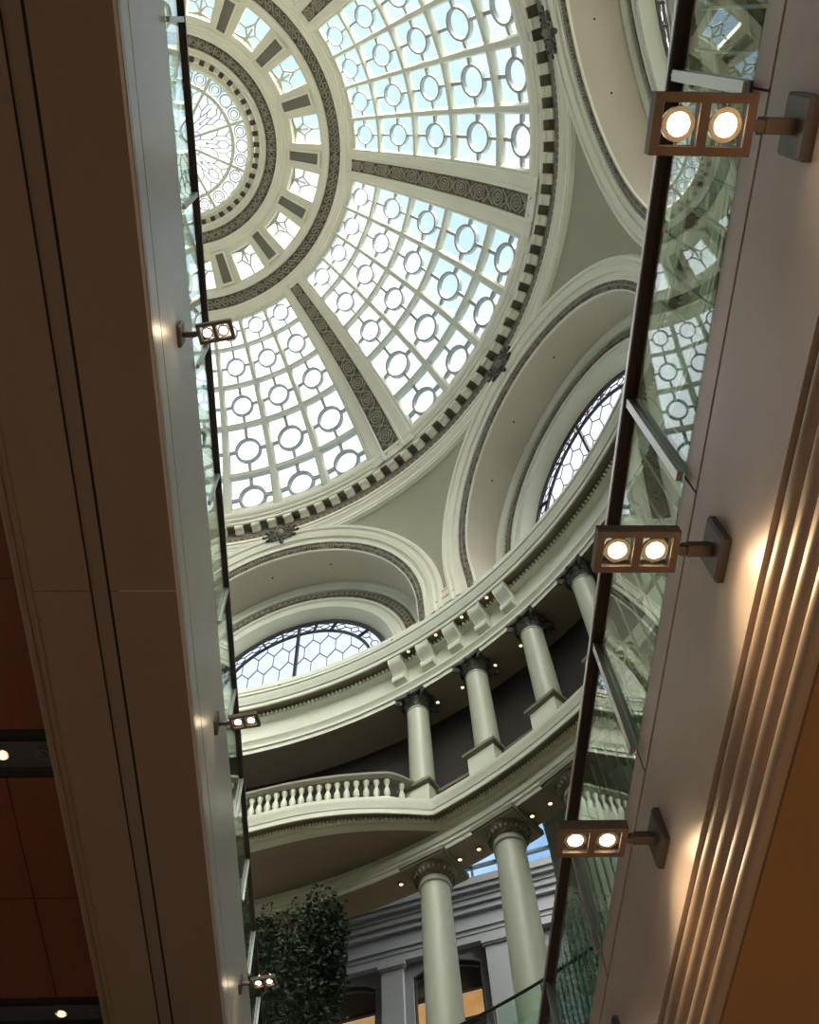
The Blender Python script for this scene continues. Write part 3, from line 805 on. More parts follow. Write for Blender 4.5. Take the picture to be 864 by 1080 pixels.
def ring_r(p):
    # inner line of the gallery cornice: the plain ring, bulging inwards at the balconies
    d = min((abs((p - c + 180) % 360 - 180) for c in LUN[1::2]))
    return min(15.08, r_led(d)) if d < 18.3 else 15.08
DP = .5
mb = MB(); rows = []
k = 720
rr_ = [ring_r(i * DP) for i in range(k)]
def ring_dir(i):
    return er(i * DP)
for i in range(k):
    p = i * DP
    rows.append([pol(rr_[i] + x, p, y) for x, y in CP])
mb.grid(rows, cu=True)
mb.grid([[pol(rr_[i] + x, i * DP, y) for x, y in CT] for i in range(k)], cu=True)
gcn = mb.build('gallery_cornice', M['plaster2'], le)
mb = MB(); mb.grid([[pol(rr_[i] + x, i * DP, y) for x, y in CS] for i in range(k)], cu=True); mb.build('cornice_soffit', M['cornsoff'], gcn)
mb = MB()
for k_ in range(1080):
    p = k_ / 3
    if not (-20 < ((p + 180) % 360 - 180) < 105): continue
    r0 = ring_r(p)
    n_step = 1 if r0 > 15.0 else 1
    mb.ball(pol(r0 + .31, p, 16.30), er(p) * .065, et(p) * .036, EZ * .055, 6, 4)
mb.build('dentil_course', M['plaster'], le)
mb = MB()
for c in LUN[1::2]:
    rows = []
    for i in range(41):
        d = -18 + 36 * i / 40; r0 = min(ring_r(c + d) + .50, 15.58)
        rows.append([pol(r0 + (15.62 - r0) * j / 4, c + d, 16.215) for j in range(5)])
    mb.grid(rows)
mb.build('balcony_soffit', M['soffit'], le)
mb = MB()
for a_, b_ in ((56, 1), (1, -54), (56 + 90 - 2.4 + 0, 91 - 2)): pass
mb.solidrev([(15.78, 17.66), (15.86, 17.66), (15.86, 17.76), (15.78, 17.76)], -1, 55, 120)
mb.build('parapet_rail', M['bronze_plain'], le)
for i, (p, r_) in enumerate(((58.9, 15.95), (53.3, 16.05), (51.4, 16.05), (45.9, 16.05), (44.0, 16.05))):
    small_light('downlight', pol(r_, p, 15.575), 'small round light in the soffit over the lower columns, ' + ['left of the left column', 'first right of the left column', 'second right of the left column', 'first right of the right column', 'second right of the right column'][i], 'lights in the lower soffit')

# balconies with balustrades
def balcony(c, label):
    b = empty('balcony', pol(14.3, c, 16.8), label, 'balcony')
    def arc(o_, n=60, lim=15.9):
        L_ = []
        for i in range(n + 1):
            d = -lim + 2 * lim * i / n; L_.append((pol(r_bal(d) + o_, c + d, 0), c + d))
        out = []
        for i, (q, p) in enumerate(L_):
            a = L_[max(0, i - 1)][0]; e = L_[min(n, i + 1)][0]; t = (e - a).normalized(); out.append((q, EZ.cross(t) * 1.0, EZ))
        return out
    def swp(sect, name, m):
        mb = MB(); mb.sweep([(q, s_, u) for q, s_, u in arc(.0, 80, 15.6)], sect); return mb.build(name, m, b)
    swp([(-.14, 17.82), (-.17, 17.86), (-.17, 17.92), (-.13, 17.98), (-.05, 18.02), (.05, 18.02), (.13, 17.98), (.17, 17.92), (.17, 17.86), (.14, 17.82), (.10, 17.78), (-.10, 17.78)], 'handrail', M['inset'])
    swp([(-.15, 16.82), (-.15, 17.10), (-.12, 17.14), (.12, 17.14), (.15, 17.10), (.15, 16.82)], 'plinth', M['plaster2'])
    proto = None
    n = 35
    for i in range(n):
        d = -15.0 + 30.0 * i / (n - 1)
        q = pol(r_bal(d), c + d, 17.13)
        if proto is None:
            mb = MB()
            mb.lathe([(.075, 0), (.075, .05), (.045, .07), (.06, .13), (.085, .22), (.075, .32), (.04, .42), (.034, .46), (.05, .49), (.05, .51), (.07, .56), (.08, .60), (.08, .66)], n=10)
            me_o = mb.build('baluster', M['plaster2'], None); me_o.parent = b
            proto = me_o
            o = me_o
        else:
            o = proto.copy(); COL.objects.link(o); o.parent = b
        o.location = q - b.location
    return b
balcony(LUN[1], 'curved stone balcony with a white balustrade, below the lower lunette window')

# ================================================================== BUILDING BEHIND THE ARCADE, SKYLIGHT
FA = R(70); FN = Vector((cos(FA), sin(FA), 0)); FE = Vector((sin(FA), -cos(FA), 0)); FO = Vector((-.5, 21.5, 0))
def fp(e, h, d=0.): return FO + FE * e + FN * d + EZ * (h + Z0)
wb = empty('wall_back', fp(2, 0), kind='structure')
def fbox(mb, e0, e1, h0, h1, d0, d1):
    mb.box(fp((e0 + e1) / 2, (h0 + h1) / 2, (d0 + d1) / 2), FE * (e1 - e0) / 2, EZ * (h1 - h0) / 2, FN * (d1 - d0) / 2)
mb = MB()
for h0, h1, d in ((17.25, 17.47, -.32), (17.11, 17.25, -.26), (16.98, 17.11, -.16), (16.82, 16.98, -.12), (16.66, 16.82, -.05), (16.60, 16.66, -.10), (16.19, 16.60, 0.), (16.10, 16.19, -.10), (15.97, 16.10, -.06), (15.80, 15.97, -.04), (15.72, 15.80, -.08)):
    fbox(mb, -7, 9, h0, h1, d, .6)
mb.build('entablature', M['facade'], wb, 0)
FW = [(-2.87 - .87, -2.87 + .87), (-.14 - .87, -.14 + .87), (2.59 - .87, 2.59 + .87)]
FP = [-4.24, -1.51, 1.22, 3.95, 6.68]
mb = MB()
def arch_h(e, w): # segmental head
    c = (w[0] + w[1]) / 2; x = (e - c) / .87; return 15.30 + .24 * (1 - x * x)
edges = [-7] + [x for w in FW for x in w] + [9]
for i in range(0, len(edges), 2): fbox(mb, edges[i], edges[i + 1], 5, 15.73, .10, .6)
for w in FW:
    rows = []
    for i in range(13):
        e = w[0] + (w[1] - w[0]) * i / 12; rows.append([fp(e, 15.73, .10), fp(e, arch_h(e, w), .10), fp(e, arch_h(e, w), .6)])
    mb.grid(rows)
mb.build('wall_face', M['facade2'], wb, 0)
for e in FP:
    mb = MB(); fbox(mb, e - .28, e + .28, 5, 15.55, -.05, .12); fbox(mb, e - .33, e + .33, 15.55, 15.60, -.09, .12); fbox(mb, e - .36, e + .36, 15.60, 15.72, -.12, .12)
    mb.build('pilaster', M['facade'], wb, 0)
for w in FW:
    o = window_root(fp((w[0] + w[1]) / 2, 14))
    mb = MB()
    # moulded hood following the arch and jambs
    pts = [(w[0], 8.0)] + [(w[0] + (w[1] - w[0]) * i / 12, arch_h(w[0] + (w[1] - w[0]) * i / 12, w)) for i in range(13)] + [(w[1], 8.0)]
    mb.tube([fp(e, h, .22) for e, h in pts], .06, 6)
    for h in (14.82, 14.03, 12.6): fbox(mb, w[0], w[1], h - .05, h + .05, .30, .40)
    mb.build('frame', M['iron'], o)
    mb = MB(); fbox(mb, w[0], w[1], 14.86, 15.54, .42, .46); fbox(mb, w[0], w[1], 8, 14.0, .42, .46); mb.build('pane', M['darkpane'], o)
    mb = MB(); fbox(mb, w[0], w[1], 14.07, 14.78, .42, .46); mb.build('blind', M['blind'], o)
sk = window_root(fp(3, 17.6))
mb = MB()
def skp(e, f_):               # along the sloping glazing: f_ 0 at the facade, 1 at the dome drum
    return fp(e, 18.0 + 1.6 * f_, -.1 - 1.5 * f_)
mb.grid([[fp(-7, 17.47, .0), fp(9, 17.47, .0)], [skp(-7, 0), skp(9, 0)], [skp(-7, 1), skp(9, 1)]])
mb.build('glazing', M['guard'], sk, 0)
mb = MB()
for h in (17.52, 18.0): mb.bar(fp(-7, h, -.05), fp(9, h, -.05), .09, EZ, .09)
e = -6.8
while e < 9:
    mb.bar(fp(e, 17.5, -.04), fp(e, 18.0, -.04), .06, FN, .08); mb.bar(skp(e, 0), skp(e, 1), .07, EZ, .10); e += .74
for f_ in (.3, .62, 1): mb.bar(skp(-7, f_), skp(9, f_), .07, EZ, .09)
mb.build('glazing_bars', M['skyframe'], sk, 0)
# panelled pier behind the right-hand lower column
pw = empty('wall_right', pol(17.4, 42, 9.9), kind='structure')
mb = MB()
h = 9.9
while h < 16.3:
    a, b = pol(17.0, 46.9, 0), pol(17.0, 37.5, 0); c = (a + b) / 2; ex = (b - a) / 2; n_ = er(42.2)
    mb.box(c + n_ * .4 + EZ * (h + .44), ex, n_ * .4, EZ * .435); h += .885
mb.build('cladding_panels', M['panelpier'], pw, 0)

# level 3 floor ring, its curved guard
mb = MB(); mb.solidrev([(15.25, 9.5), (15.25, 9.9), (27, 9.9), (27, 9.5)], 0, 360, 160); struct('floor_gallery', mb, M['soffit'])
cg = empty('curved_guard', pol(15.2, 48, 9.9), 'curved glass guard with a thin dark handrail at the foot of the lower columns', 'railing')
mb = MB(); mb.tube([pol(15.2, 26 + 36 * i / 40, 11.0) for i in range(41)], .03, 8); mb.build('handrail', M['iron'], cg)
for i in range(9):
    mb = MB(); p0_, p1_ = 26.2 + 4 * i, 29.8 + 4 * i; mb.solidrev([(15.20, 9.92), (15.215, 9.92), (15.215, 10.95), (15.20, 10.95)], p0_, p1_, 6); mb.build('glass_panel', M['guard'], cg)
for i in range(10):
    mb = MB(); q = pol(15.21, 26 + 4 * i, 9.9); mb.tube([q, q + EZ * 1.08], .018, 6); mb.build('post', M['iron'], cg)

# ================================================================== NEAR EDGES OF THE ATRIUM
XR = 1.575; HG = 4.19
Y0, Y1 = -5., 26.
rg = empty('wall_east', (XR, 4, HG + Z0), kind='structure')
mb = MB(); mb.abox(XR, 12, Y0, Y1, 3.995 + Z0, 4.17 + Z0); mb.build('upper_band', M['fasciaR'], rg, 0)
mb = MB(); mb.abox(XR + .015, 11.9, Y0, Y1, 3.97 + Z0, 4.0 + Z0); mb.abox(XR + .03, 11.9, Y0, Y1, 3.10 + Z0, 3.20 + Z0)
for y in [1.97 + 1.765 * i for i in range(-3, 10)]: mb.abox(XR - .0015, XR + .02, y - .005, y + .005, 3.995 + Z0, 4.17 + Z0)
mb.build('joint', M['gap'], rg, 0)
mb = MB(); mb.abox(XR, 12, Y0, Y1, 3.18 + Z0, 3.972 + Z0); mb.build('fascia_panel', M['fasciaR'], rg, 0)
mb = MB()
# fluted moulding: four rounded reeds one above the other
prof = [(.06, 3.14)]
for i in range(4):
    hc = 3.085 - .117 * i
    for j in range(9):
        a = -pi / 2 + pi * j / 8; prof.append((.035 - .045 * cos(a), hc - .052 * sin(a)))
prof += [(.05, 2.67), (.3, 2.67), (.3, 3.14)]
mb.sweep([((XR, Y0, Z0), Vector((1, 0, 0)), EZ), ((XR, Y1, Z0), Vector((1, 0, 0)), EZ)], prof)
mb.build('fluted_moulding', M['flute'], rg, 50)
mb = MB(); mb.abox(XR + .04, 14, Y0, Y1, 2.66 + Z0, 2.75 + Z0); struct('ceiling_right', mb, M['soffR'], 0)
mb = MB(); mb.abox(XR + .02, 14, Y0, Y1, 4.16 + Z0, 4.185 + Z0); struct('floor_right', mb, M['soffit'], 0)

# right guard
gr = empty('glass_guard', (XR, 4, HG + Z0), 'tall glass guard with a dark handrail along the right edge', 'railing')
HT = 5.25
mb = MB()
mb.sweep([((XR + .0, Y0, HT + Z0), Vector((1, 0, 0)), EZ), ((XR + .0, Y1, HT + Z0), Vector((1, 0, 0)), EZ)], [(-.045, -.02), (-.035, -.03), (.035, -.03), (.045, -.02), (.045, .025), (.03, .035), (-.03, .035), (-.045, .025)])
mb.build('handrail', M['rail'], gr)
mb = MB(); mb.abox(XR - .052, XR - .045, Y0, Y1, HT - .018 + Z0, HT + .02 + Z0); mb.build('rail_highlight', M['steel'], gr, 0)  # pale strip standing in for the light caught along the rail's edge
ST = [1.97 + 1.765 * i for i in range(-3, 12)]
for a, b in zip(ST, ST[1:]):
    mb = MB(); mb.abox(XR - .006, XR + .006, a + .008, b - .008, HG - .02 + Z0, HT - .03 + Z0); mb.build('glass_panel', M['guard'], gr, 0)
for y in ST:
    mb = MB(); mb.abox(XR - .042, XR - .010, y - .026, y + .026, HG - .02 + Z0, HT - .06 + Z0); mb.tube([(XR - .026, y, HT - .07 + Z0), (XR - .026, y, HT - .02 + Z0)], .012, 8)
    mb.abox(XR + .008, XR + .03, y - .03, y + .03, HG - .02 + Z0, HT - .06 + Z0)
    mb.build('stanchion', M['steel'], gr)
rodp = None
for i in range(60):
    y = -.46 + .182 * i
    if rodp is None:
        mb = MB(); mb.tube([(0, 0, HG - .02 + Z0), (0, 0, HT - .03 + Z0)], .009, 6); rodp = mb.build('rod', M['rod'], None); rodp.parent = gr; o = rodp
    else:
        o = rodp.copy(); COL.objects.link(o); o.parent = gr
    o.location = (XR + .075 - XR, y - 4, -HG - Z0)

# left edge, one storey higher
XL = -1.95; HGL = 10.24
lg = empty('wall_west', (XL, 6, HGL + Z0), kind='structure')
YL0, YL1 = -6., 18.6
mb = MB(); mb.abox(-3.2, XL, YL0, YL1, 8.745 + Z0, HGL + Z0); mb.build('fascia_panel', M['fasciaL'], lg, 0)
mb = MB(); mb.abox(-3.2, XL - .012, YL0, YL1, 8.70 + Z0, 8.76 + Z0)
mb.abox(-2.67, -2.64, YL0, YL1, 8.30 + Z0, 8.5 + Z0); mb.abox(-2.845, -2.832, YL0, YL1, 8.30 + Z0, 8.5 + Z0)
mb.build('joint', M['gap'], lg, 0)
mb = MB(); mb.sweep([((XL, YL0, Z0), Vector((1, 0, 0)), EZ), ((XL, YL1, Z0), Vector((1, 0, 0)), EZ)], [(-.6, 8.72), (0, 8.72), (0, 8.44), (.012, 8.43), (.012, 8.40), (.0, 8.39), (.0, 8.36), (.018, 8.35), (.018, 8.31), (.008, 8.296), (-.6, 8.296)])
mb.build('edge_moulding', M['fasciaL'], lg, 20)
ys = [YL0, 5.245, 15.4, YL1]
for a, b in zip(ys, ys[1:]):
    mb = MB(); mb.abox(-2.64, XL - .02, a + .004, b - .004, 8.295 + Z0, 8.5 + Z0); mb.build('soffit_panel', M['soffL'], lg, 0)
    mb = MB(); mb.abox(-3.44, -2.846, a + .004, b - .004, 8.295 + Z0, 8.5 + Z0); mb.build('soffit_panel', M['soffL'], lg, 0)
mb = MB(); mb.abox(-2.832, -2.668, YL0, YL1, 8.312 + Z0, 8.5 + Z0); mb.build('groove_strip', M['soffLs'], lg, 0)
mb = MB()
mb.sweep([((0, YL0, Z0), Vector((1, 0, 0)), EZ), ((0, YL1, Z0), Vector((1, 0, 0)), EZ)], [(-3.43, 8.5), (-3.43, 8.285), (-3.46, 8.285), (-3.47, 8.30), (-3.50, 8.30), (-3.51, 8.28), (-3.55, 8.27), (-3.58, 8.28), (-3.58, 8.8), (-3.43, 8.8)])
mb.build('edge_moulding', M['soffL'], lg, 20)
for y in (.62, 3.05, 5.0, 6.6, 8.2, 9.9):
    mb = MB(); mb.lathe([(.032, .004), (.032, -.003), (.026, -.005), (.02, -.003), (.001, -.003)], (-2.90, y, 8.295 + Z0), 16, cap=False); mb.build('cover_plate', M['soffLs'], lg)
mb = MB(); mb.abox(-14, XL - .3, YL0, YL1, 10.0 + Z0, 10.2 + Z0); struct('floor_left', mb, M['soffit'], 0)

# left guard
gl_ = empty('glass_guard', (XL, 6, HGL + Z0), 'glass guard with a dark handrail along the left upper edge', 'railing')
HTL = 11.10
mb = MB()
mb.sweep([((XL, YL0, HTL + Z0), Vector((1, 0, 0)), EZ), ((XL, YL1, HTL + Z0), Vector((1, 0, 0)), EZ)], [(-.045, -.02), (-.035, -.03), (.035, -.03), (.045, -.02), (.045, .025), (.03, .035), (-.03, .035), (-.045, .025)])
mb.build('handrail', M['rail'], gl_)
STL = [.02 + 1.735 * i for i in range(-3, 11)]
for a, b in zip(STL, STL[1:]):
    mb = MB(); mb.abox(XL - .006, XL + .006, a + .008, b - .008, HGL + .005 + Z0, HTL - .03 + Z0); mb.build('glass_panel', M['guard'], gl_, 0)
for y in STL:
    mb = MB(); mb.abox(XL + .010, XL + .042, y - .026, y + .026, HGL + .0 + Z0, HTL - .06 + Z0); mb.tube([(XL + .026, y, HTL - .07 + Z0), (XL + .026, y, HTL - .02 + Z0)], .012, 8)
    mb.build('stanchion', M['rod'], gl_)

# timber ceiling at the left with its light slots
WH = 8.62
ct = empty('ceiling_left', (-5, 6, WH + Z0), kind='structure')
slots = [(7.34, 8.07, True), (12.10, 12.75, True), (2.55, 3.2, True), (-2.2, -1.5, True)]
rows_y = [-6, -2.2, -1.5, .5, 2.55, 3.2, 5.295, 7.34, 8.07, 10.13, 12.10, 12.75, 14.9, 16.9, 18.6]
cols_x = [-3.45, -4.29, -5.5, -6.7, -7.9, -9.1, -14]
for a, b in zip(rows_y, rows_y[1:]):
    if any(abs(a - s_[0]) < .01 for s_ in slots): continue
    for c, d in zip(cols_x, cols_x[1:]):
        mb = MB(); mb.abox(d + .006, c - .006, a + .006, b - .006, WH + Z0, WH + .05 + Z0); mb.build('veneer_panel', M['wood'], ct, 0)
mb = MB(); mb.abox(-14, -3.45, YL0, YL1, WH + .06 + Z0, WH + .1 + Z0); mb.build('backing', M['slot'], ct, 0)
for a, b, _ in slots:
    mb = MB(); mb.abox(-14, -3.45, a + .02, b - .02, WH + .02 + Z0, WH + .058 + Z0); so = mb.build('light_slot', M['slot'], ct, 0)
    mb = MB(); mb.abox(-14, -3.45, a + .17, b - .17, WH - .004 + Z0, WH + .018 + Z0); mb.build('lamp_tray', M['tray'], so, 0)

def can_light(loc, lit, label):
    o = empty('recessed_downlight', loc, label, 'light', 'recessed lights in the timber ceiling')
    loc = Vector(loc)
    mb = MB(); mb.lathe([(.075, -.001), (.088, -.006), (.088, -.014), (.078, -.016), (.070, -.006), (.055, -.003), (.03, -.002)], loc, 20, cap=False); mb.build('trim_ring', M['reflector'] if lit else M['plate'], o)
    mb = MB(); mb.ball(loc + Vector((0, .015, -.012)), Vector((.055, 0, 0)), Vector((0, .055, 0)), Vector((0, 0, .02)), 12, 6); mb.build('lamp', M['lampS'] if lit else M['tray'], o)
    return o
can_light((-4.27, 7.70, WH - .004 + Z0), True, 'lit round downlight in the dark ceiling slot at the left edge of the photo')
can_light((-3.80, 7.70, WH - .004 + Z0), False, 'unlit round downlight in the ceiling slot beside the taupe beam, upper of two')
can_light((-4.28, 12.43, WH - .004 + Z0), True, 'lit round downlight in the ceiling slot at the bottom left corner')
can_light((-3.80, 12.43, WH - .004 + Z0), False, 'unlit round downlight in the bottom ceiling slot, beside the taupe beam')

# ================================================================== SPOTLIGHTS ON BRACKETS
def spot_fixture(root, side, yaw=0.):
    # local origin on the fascia face; +x*side points into the atrium
    s_ = side
    mb = MB(); 
    # bevelled back plate
    b = .012
    rows = []
    for x, d in ((0, 0), (s_ * .030, 0), (s_ * .042, b)):
        rows.append([Vector((x, -.11 + d, -.11 + d)), Vector((x, .11 - d, -.11 + d)), Vector((x, .11 - d, .11 - d)), Vector((x, -.11 + d, .11 - d))])
    mb.grid(rows, cv=True); mb.f.append((8, 9, 10, 11)); mb.f.append((3, 2, 1, 0))
    mb.build('back_plate', M['plate'], root, 0)
    mb = MB(); mb.abox(*sorted((s_ * .04, s_ * .15)), -.028, .028, -.022, .022); mb.abox(*sorted((s_ * .15, s_ * .20)), -.02, .02, -.016, .016)
    mb.tube([Vector((s_ * .165, -.03, 0)), Vector((s_ * .165, .03, 0))], .012, 8); mb.build('arm', M['plate'], root, 0)
    # frame with two openings, plan view .37 x .21
    x0, x1 = .195, .565; hw = .105; d = .032
    cyw = (cos(yaw), sin(yaw))
    mb = MB()
    def fb(a0, a1, b0, b1, z0=-.03, z1=.03):
        c = Vector(((a0 + a1) / 2, (b0 + b1) / 2, (z0 + z1) / 2))
        piv = Vector((x0, 0, 0)); rel = c - piv
        ex = Vector((cyw[0], cyw[1], 0)); ey = Vector((-cyw[1], cyw[0], 0))
        q = piv + ex * rel.x + ey * rel.y + EZ * rel.z
        fl = lambda v: Vector((v.x * s_, v.y, v.z))
        mb.box(fl(q), fl(ex) * (a1 - a0) / 2, fl(ey) * (b1 - b0) / 2, EZ * (z1 - z0) / 2)
    xm = (x0 + x1) / 2
    fb(x0, x1, -hw, -hw + d); fb(x0, x1, hw - d, hw); fb(x0, x0 + d, -hw + d, hw - d); fb(x1 - d, x1, -hw + d, hw - d); fb(xm - .018, xm + .018, -hw + d, hw - d)
    fr = mb.build('frame', M['fix'], root, 0)
    for cx_ in ((x0 + d + xm - .018) / 2, (x1 - d + xm + .018) / 2):
        rel = Vector((cx_ - x0, 0, 0)); q = Vector((x0 + rel.x * cyw[0], rel.x * cyw[1], 0)); q.x *= s_
        mb = MB(); mb.lathe([(.060, -.012), (.062, 0), (.055, .03), (.035, .06), (.025, .075), (.02, .11)], q, 20)
        for k in range(2):
            a = pi * k + pi / 2; mb.tube([q + Vector((cos(a) * .055, sin(a) * .055, .01)), q + Vector((cos(a) * .076, sin(a) * .076, .005))], .006, 6)
        for k in range(6):
            a = 2 * pi * k / 6; mb.tube([q + Vector((cos(a) * .058, sin(a) * .058, -.01)), q + Vector((cos(a) * .03, sin(a) * .03, .07))], .004, 4)
        h_ = mb.build('lamp_head', M['reflector'], root)
        mb = MB(); mb.ball(q + Vector((0, 0, -.012)), Vector((.041, 0, 0)), Vector((0, .041, 0)), Vector((0, 0, .012)), 16, 6); mb.build('bulb', M['lampR'], h_)
def lamp(loc, e, ang=2.2, blend=.6, col=(1., .74, .46), r=.045, rot=(0, 0, 0)):
    L_ = bpy.data.lights.new('lamp_light', 'SPOT'); L_.energy = e; L_.color = col; L_.spot_size = ang; L_.spot_blend = blend; L_.shadow_soft_size = r
    o = bpy.data.objects.new('lamp_light', L_); COL.objects.link(o); o.location = loc; o.rotation_euler = rot
    return o
EFR, EFL = 75, 4
fr_ = empty('bracket_spotlight', (0, 0, 0), None, 'light', 'twin bracket spotlights')
spot_fixture(fr_, -1)
rl = ['large twin spotlight on the right fascia, topmost in the photo', 'twin spotlight on the right fascia at mid height of the photo', 'twin spotlight on the right fascia in front of the lower column', 'twin spotlight cut off by the bottom edge of the photo, right side']
for i, y in enumerate((.30, 2.06, 3.84, 5.60)):
    o = fr_ if i == 0 else dup(fr_, (0, 0, 0))
    q = (XR, y, 3.60 + Z0); o.location = q; LOC[o.name] = q; o['label'] = rl[i]
for i in range(-2, 6):
    y = .30 + 1.765 * i
    if -1.6 < y < 7.6:
        for dx in (.29, .47): lamp((XR - dx, y, 3.575 + Z0), EFR / 2, 2.25, 1.)
fl_ = empty('bracket_spotlight', (0, 0, 0), None, 'light', 'twin bracket spotlights')
spot_fixture(fl_, 1, -.18)
ll = ['small twin spotlight on the left fascia, topmost of the three there', 'small twin spotlight on the left fascia, level with the upper columns', 'small twin spotlight on the left fascia in front of the dark tree']
for i, y in enumerate((2.90, 8.02, 13.12)):
    o = fl_ if i == 0 else dup(fl_, (0, 0, 0))
    q = (XL, y, 9.52 + Z0); o.location = q; LOC[o.name] = q; o['label'] = ll[i]
    for dx in (.29, .47): lamp((XL + dx, y - .06, 9.495 + Z0), EFL / 2, 1.7, .9)

# ================================================================== TREE AND PLANT
def tree(name, base, H, crown, label, nleaf, lm, seed, lsz=.07):
    rnd = random.Random(seed)
    t = empty(name, base, label, 'tree'); b = Vector(base)
    mb = MB(); mb.lathe([(.28, 0), (.34, .5), (.36, .52), (.31, .53), (.30, .46)], b, 20); mb.build('planter', M['pot'], t)
    mb = MB()
    mb.tube([b + Vector((.03 * sin(i), .03 * cos(i * 1.7), .4 + (H * .8 - .4) * i / 6)) for i in range(7)], [.07 - .007 * i for i in range(7)], 8)
    tips = []
    for k in range(22):
        z = H * (.35 + .45 * rnd.random()); a = rnd.random() * 2 * pi; L_ = crown * (.5 + .5 * rnd.random())
        s_ = b + EZ * z; e = s_ + Vector((cos(a) * L_, sin(a) * L_, L_ * (.5 + rnd.random() * .7))); m_ = (s_ + e) / 2 + EZ * .1
        mb.tube([s_, m_, e], [.025, .016, .006], 5); tips.append(e)
    mb.build('trunk', M['bark'], t)
    mb = MB()
    for k in range(nleaf):
        e = rnd.choice(tips)
        for _ in range(20):
            q = e + Vector((rnd.gauss(0, .36), rnd.gauss(0, .36), rnd.gauss(0, .34))) * crown * 1.05
            if q.z < b.z + H and hypot(q.x - b.x, q.y - b.y) < crown * 1.15: break
        d = Vector((rnd.gauss(0, 1), rnd.gauss(0, 1), rnd.gauss(-.3, .7))).normalized(); s_ = d.orthogonal().normalized()
        s_.rotate(Matrix.Rotation(rnd.random() * 6.28, 3, d)); n_ = d.cross(s_)
        L_ = lsz * (.7 + .6 * rnd.random())
        mb.add([q, q + d * L_ * .5 + s_ * L_ * .3 + n_ * .006, q + d * L_ * 1.1, q + d * L_ * .5 - s_ * L_ * .3 + n_ * .006, q + d * L_ * .55 - n_ * .008], [(0, 1, 4), (1, 2, 4), (2, 3, 4), (3, 0, 4)])
    f_ = mb.build('foliage', lm, t, 0); f_['kind'] = 'stuff'
    return t
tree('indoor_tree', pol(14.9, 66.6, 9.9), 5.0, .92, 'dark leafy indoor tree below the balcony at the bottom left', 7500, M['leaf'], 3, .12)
tree('potted_shrub', (2.15, 4.5, 4.185 + Z0), 1.75, .34, 'bright green potted shrub seen through the right guard glass', 700, M['leaf2'], 5, .09)

# ceiling sprinklers on the vaults
spk = empty('sprinkler_head', (0, 0, 0), None, 'sprinkler', 'tiny sprinkler heads on the vaults')
mb = MB(); mb.lathe([(.035, 0), (.035, -.008), (.015, -.012), (.010, -.04), (.022, -.045), (.022, -.05)], n=10); mb.build('body', M['iron'], spk)
first = True
for c0, t, D, lab in ((LUN[1], .7, 14.6, 'tiny sprinkler head on the lower vault, left one'), (LUN[1], -1.6, 14.6, 'tiny sprinkler head on the lower vault, right one'), (LUN[0], 1.3, 14.6, 'tiny sprinkler head on the right vault, middle of three'), (LUN[0], -1.3, 14.6, 'tiny sprinkler head on the right vault, uppermost of three'), (LUN[0], 3.2, 14.7, 'tiny sprinkler head on the right vault, lowest of three'), (LUN[7], 2.0, 14.6, 'tiny sprinkler head on the top right vault, lower one'), (LUN[7], .0, 14.6, 'tiny sprinkler head on the top right vault, upper one')):
    o = spk if first else dup(spk, (0, 0, 0)); first = False
    q = pol(0, 0, HC + sqrt(RHO ** 2 - t * t)) + er(c0) * D + et(c0) * t
    o.location = q; o['label'] = lab; LOC[o.name] = tuple(q)

# ================================================================== LOWER HALL, OUTER WALLS
mb = MB(); mb.abox(-26, 26, -24, 34, -.1, 0); struct('floor', mb, M['floor'], 0)
mb = MB(); mb.rev([(27, -1.6), (27, 17.5)], n=90); struct('wall_outer', mb, M['hall'])
mb = MB(); mb.rev([(16.84, 17.5), (27, 17.5)], 102, 382, 120); struct('ceiling_outer', mb, M['soffit'])
mb = MB()
for y in (-3, 3, 9):
    pass
for x, y in ((-5.2, 2.9), (-5.2, 7.7), (-5.2, 12.4), (-8, 2.9), (-8, 7.7), (-8, -1.8), (-5.2, -1.8)):
    lamp((x, y, WH - .05 + Z0), 260, 1.9, .7, (1., .76, .5), .05)
for x, y in ((4.2, -2), (4.2, 1.5), (4.2, 5), (6.5, 0), (6.5, 4)):
    lamp((x, y, 2.60 + Z0), 100, 2.0, .7, (1., .68, .4), .05)

# added unseen uplights on the upper cornice ledge, there to brighten the dome
dome_fill = empty('added_uplight', (0, 0, 0), 'small added uplight on top of the upper cornice, brightens the dome, out of sight from below', 'light', 'added uplights on the cornice ledge')
mb = MB(); mb.lathe([(.05, 0), (.05, .02), (.02, .03), (.02, .08), (.06, .10), (.07, .16), (.055, .165), (.05, .13)], n=12); mb.build('fill_body', M['iron'], dome_fill)
for i in range(24):
    p = P0 + 7.5 + 15 * i; q = pol(15.0, p, 23.66)
    o = dome_fill if i == 0 else dup(dome_fill, (0, 0, 0)); o.location = q; LOC[o.name] = tuple(q)
    d = (pol(0, 0, 37.5) - q).normalized()
    l_ = lamp(q + EZ * .22 - er(p) * .02, 130, 1.15, .8, (1., .93, .80), .12); l_.rotation_euler = d.to_track_quat('-Z', 'Y').to_euler()

# ================================================================== SKY
w = bpy.data.worlds.new('sky'); SC.world = w; w.use_nodes = True
N, L = w.node_tree.nodes, w.node_tree.links
bg = N['Background']
tc = N.new('ShaderNodeTexCoord')
no = N.new('ShaderNodeTexNoise'); no.inputs['Scale'].default_value = 2.6; no.inputs['Detail'].default_value = 6; no.inputs['Roughness'].default_value = .6
L.new(tc.outputs['Generated'], no.inputs['Vector'])
rp = N.new('ShaderNodeMapRange'); rp.inputs['From Min'].default_value = .47; rp.inputs['From Max'].default_value = .74
L.new(no.outputs['Fac'], rp.inputs['Value'])
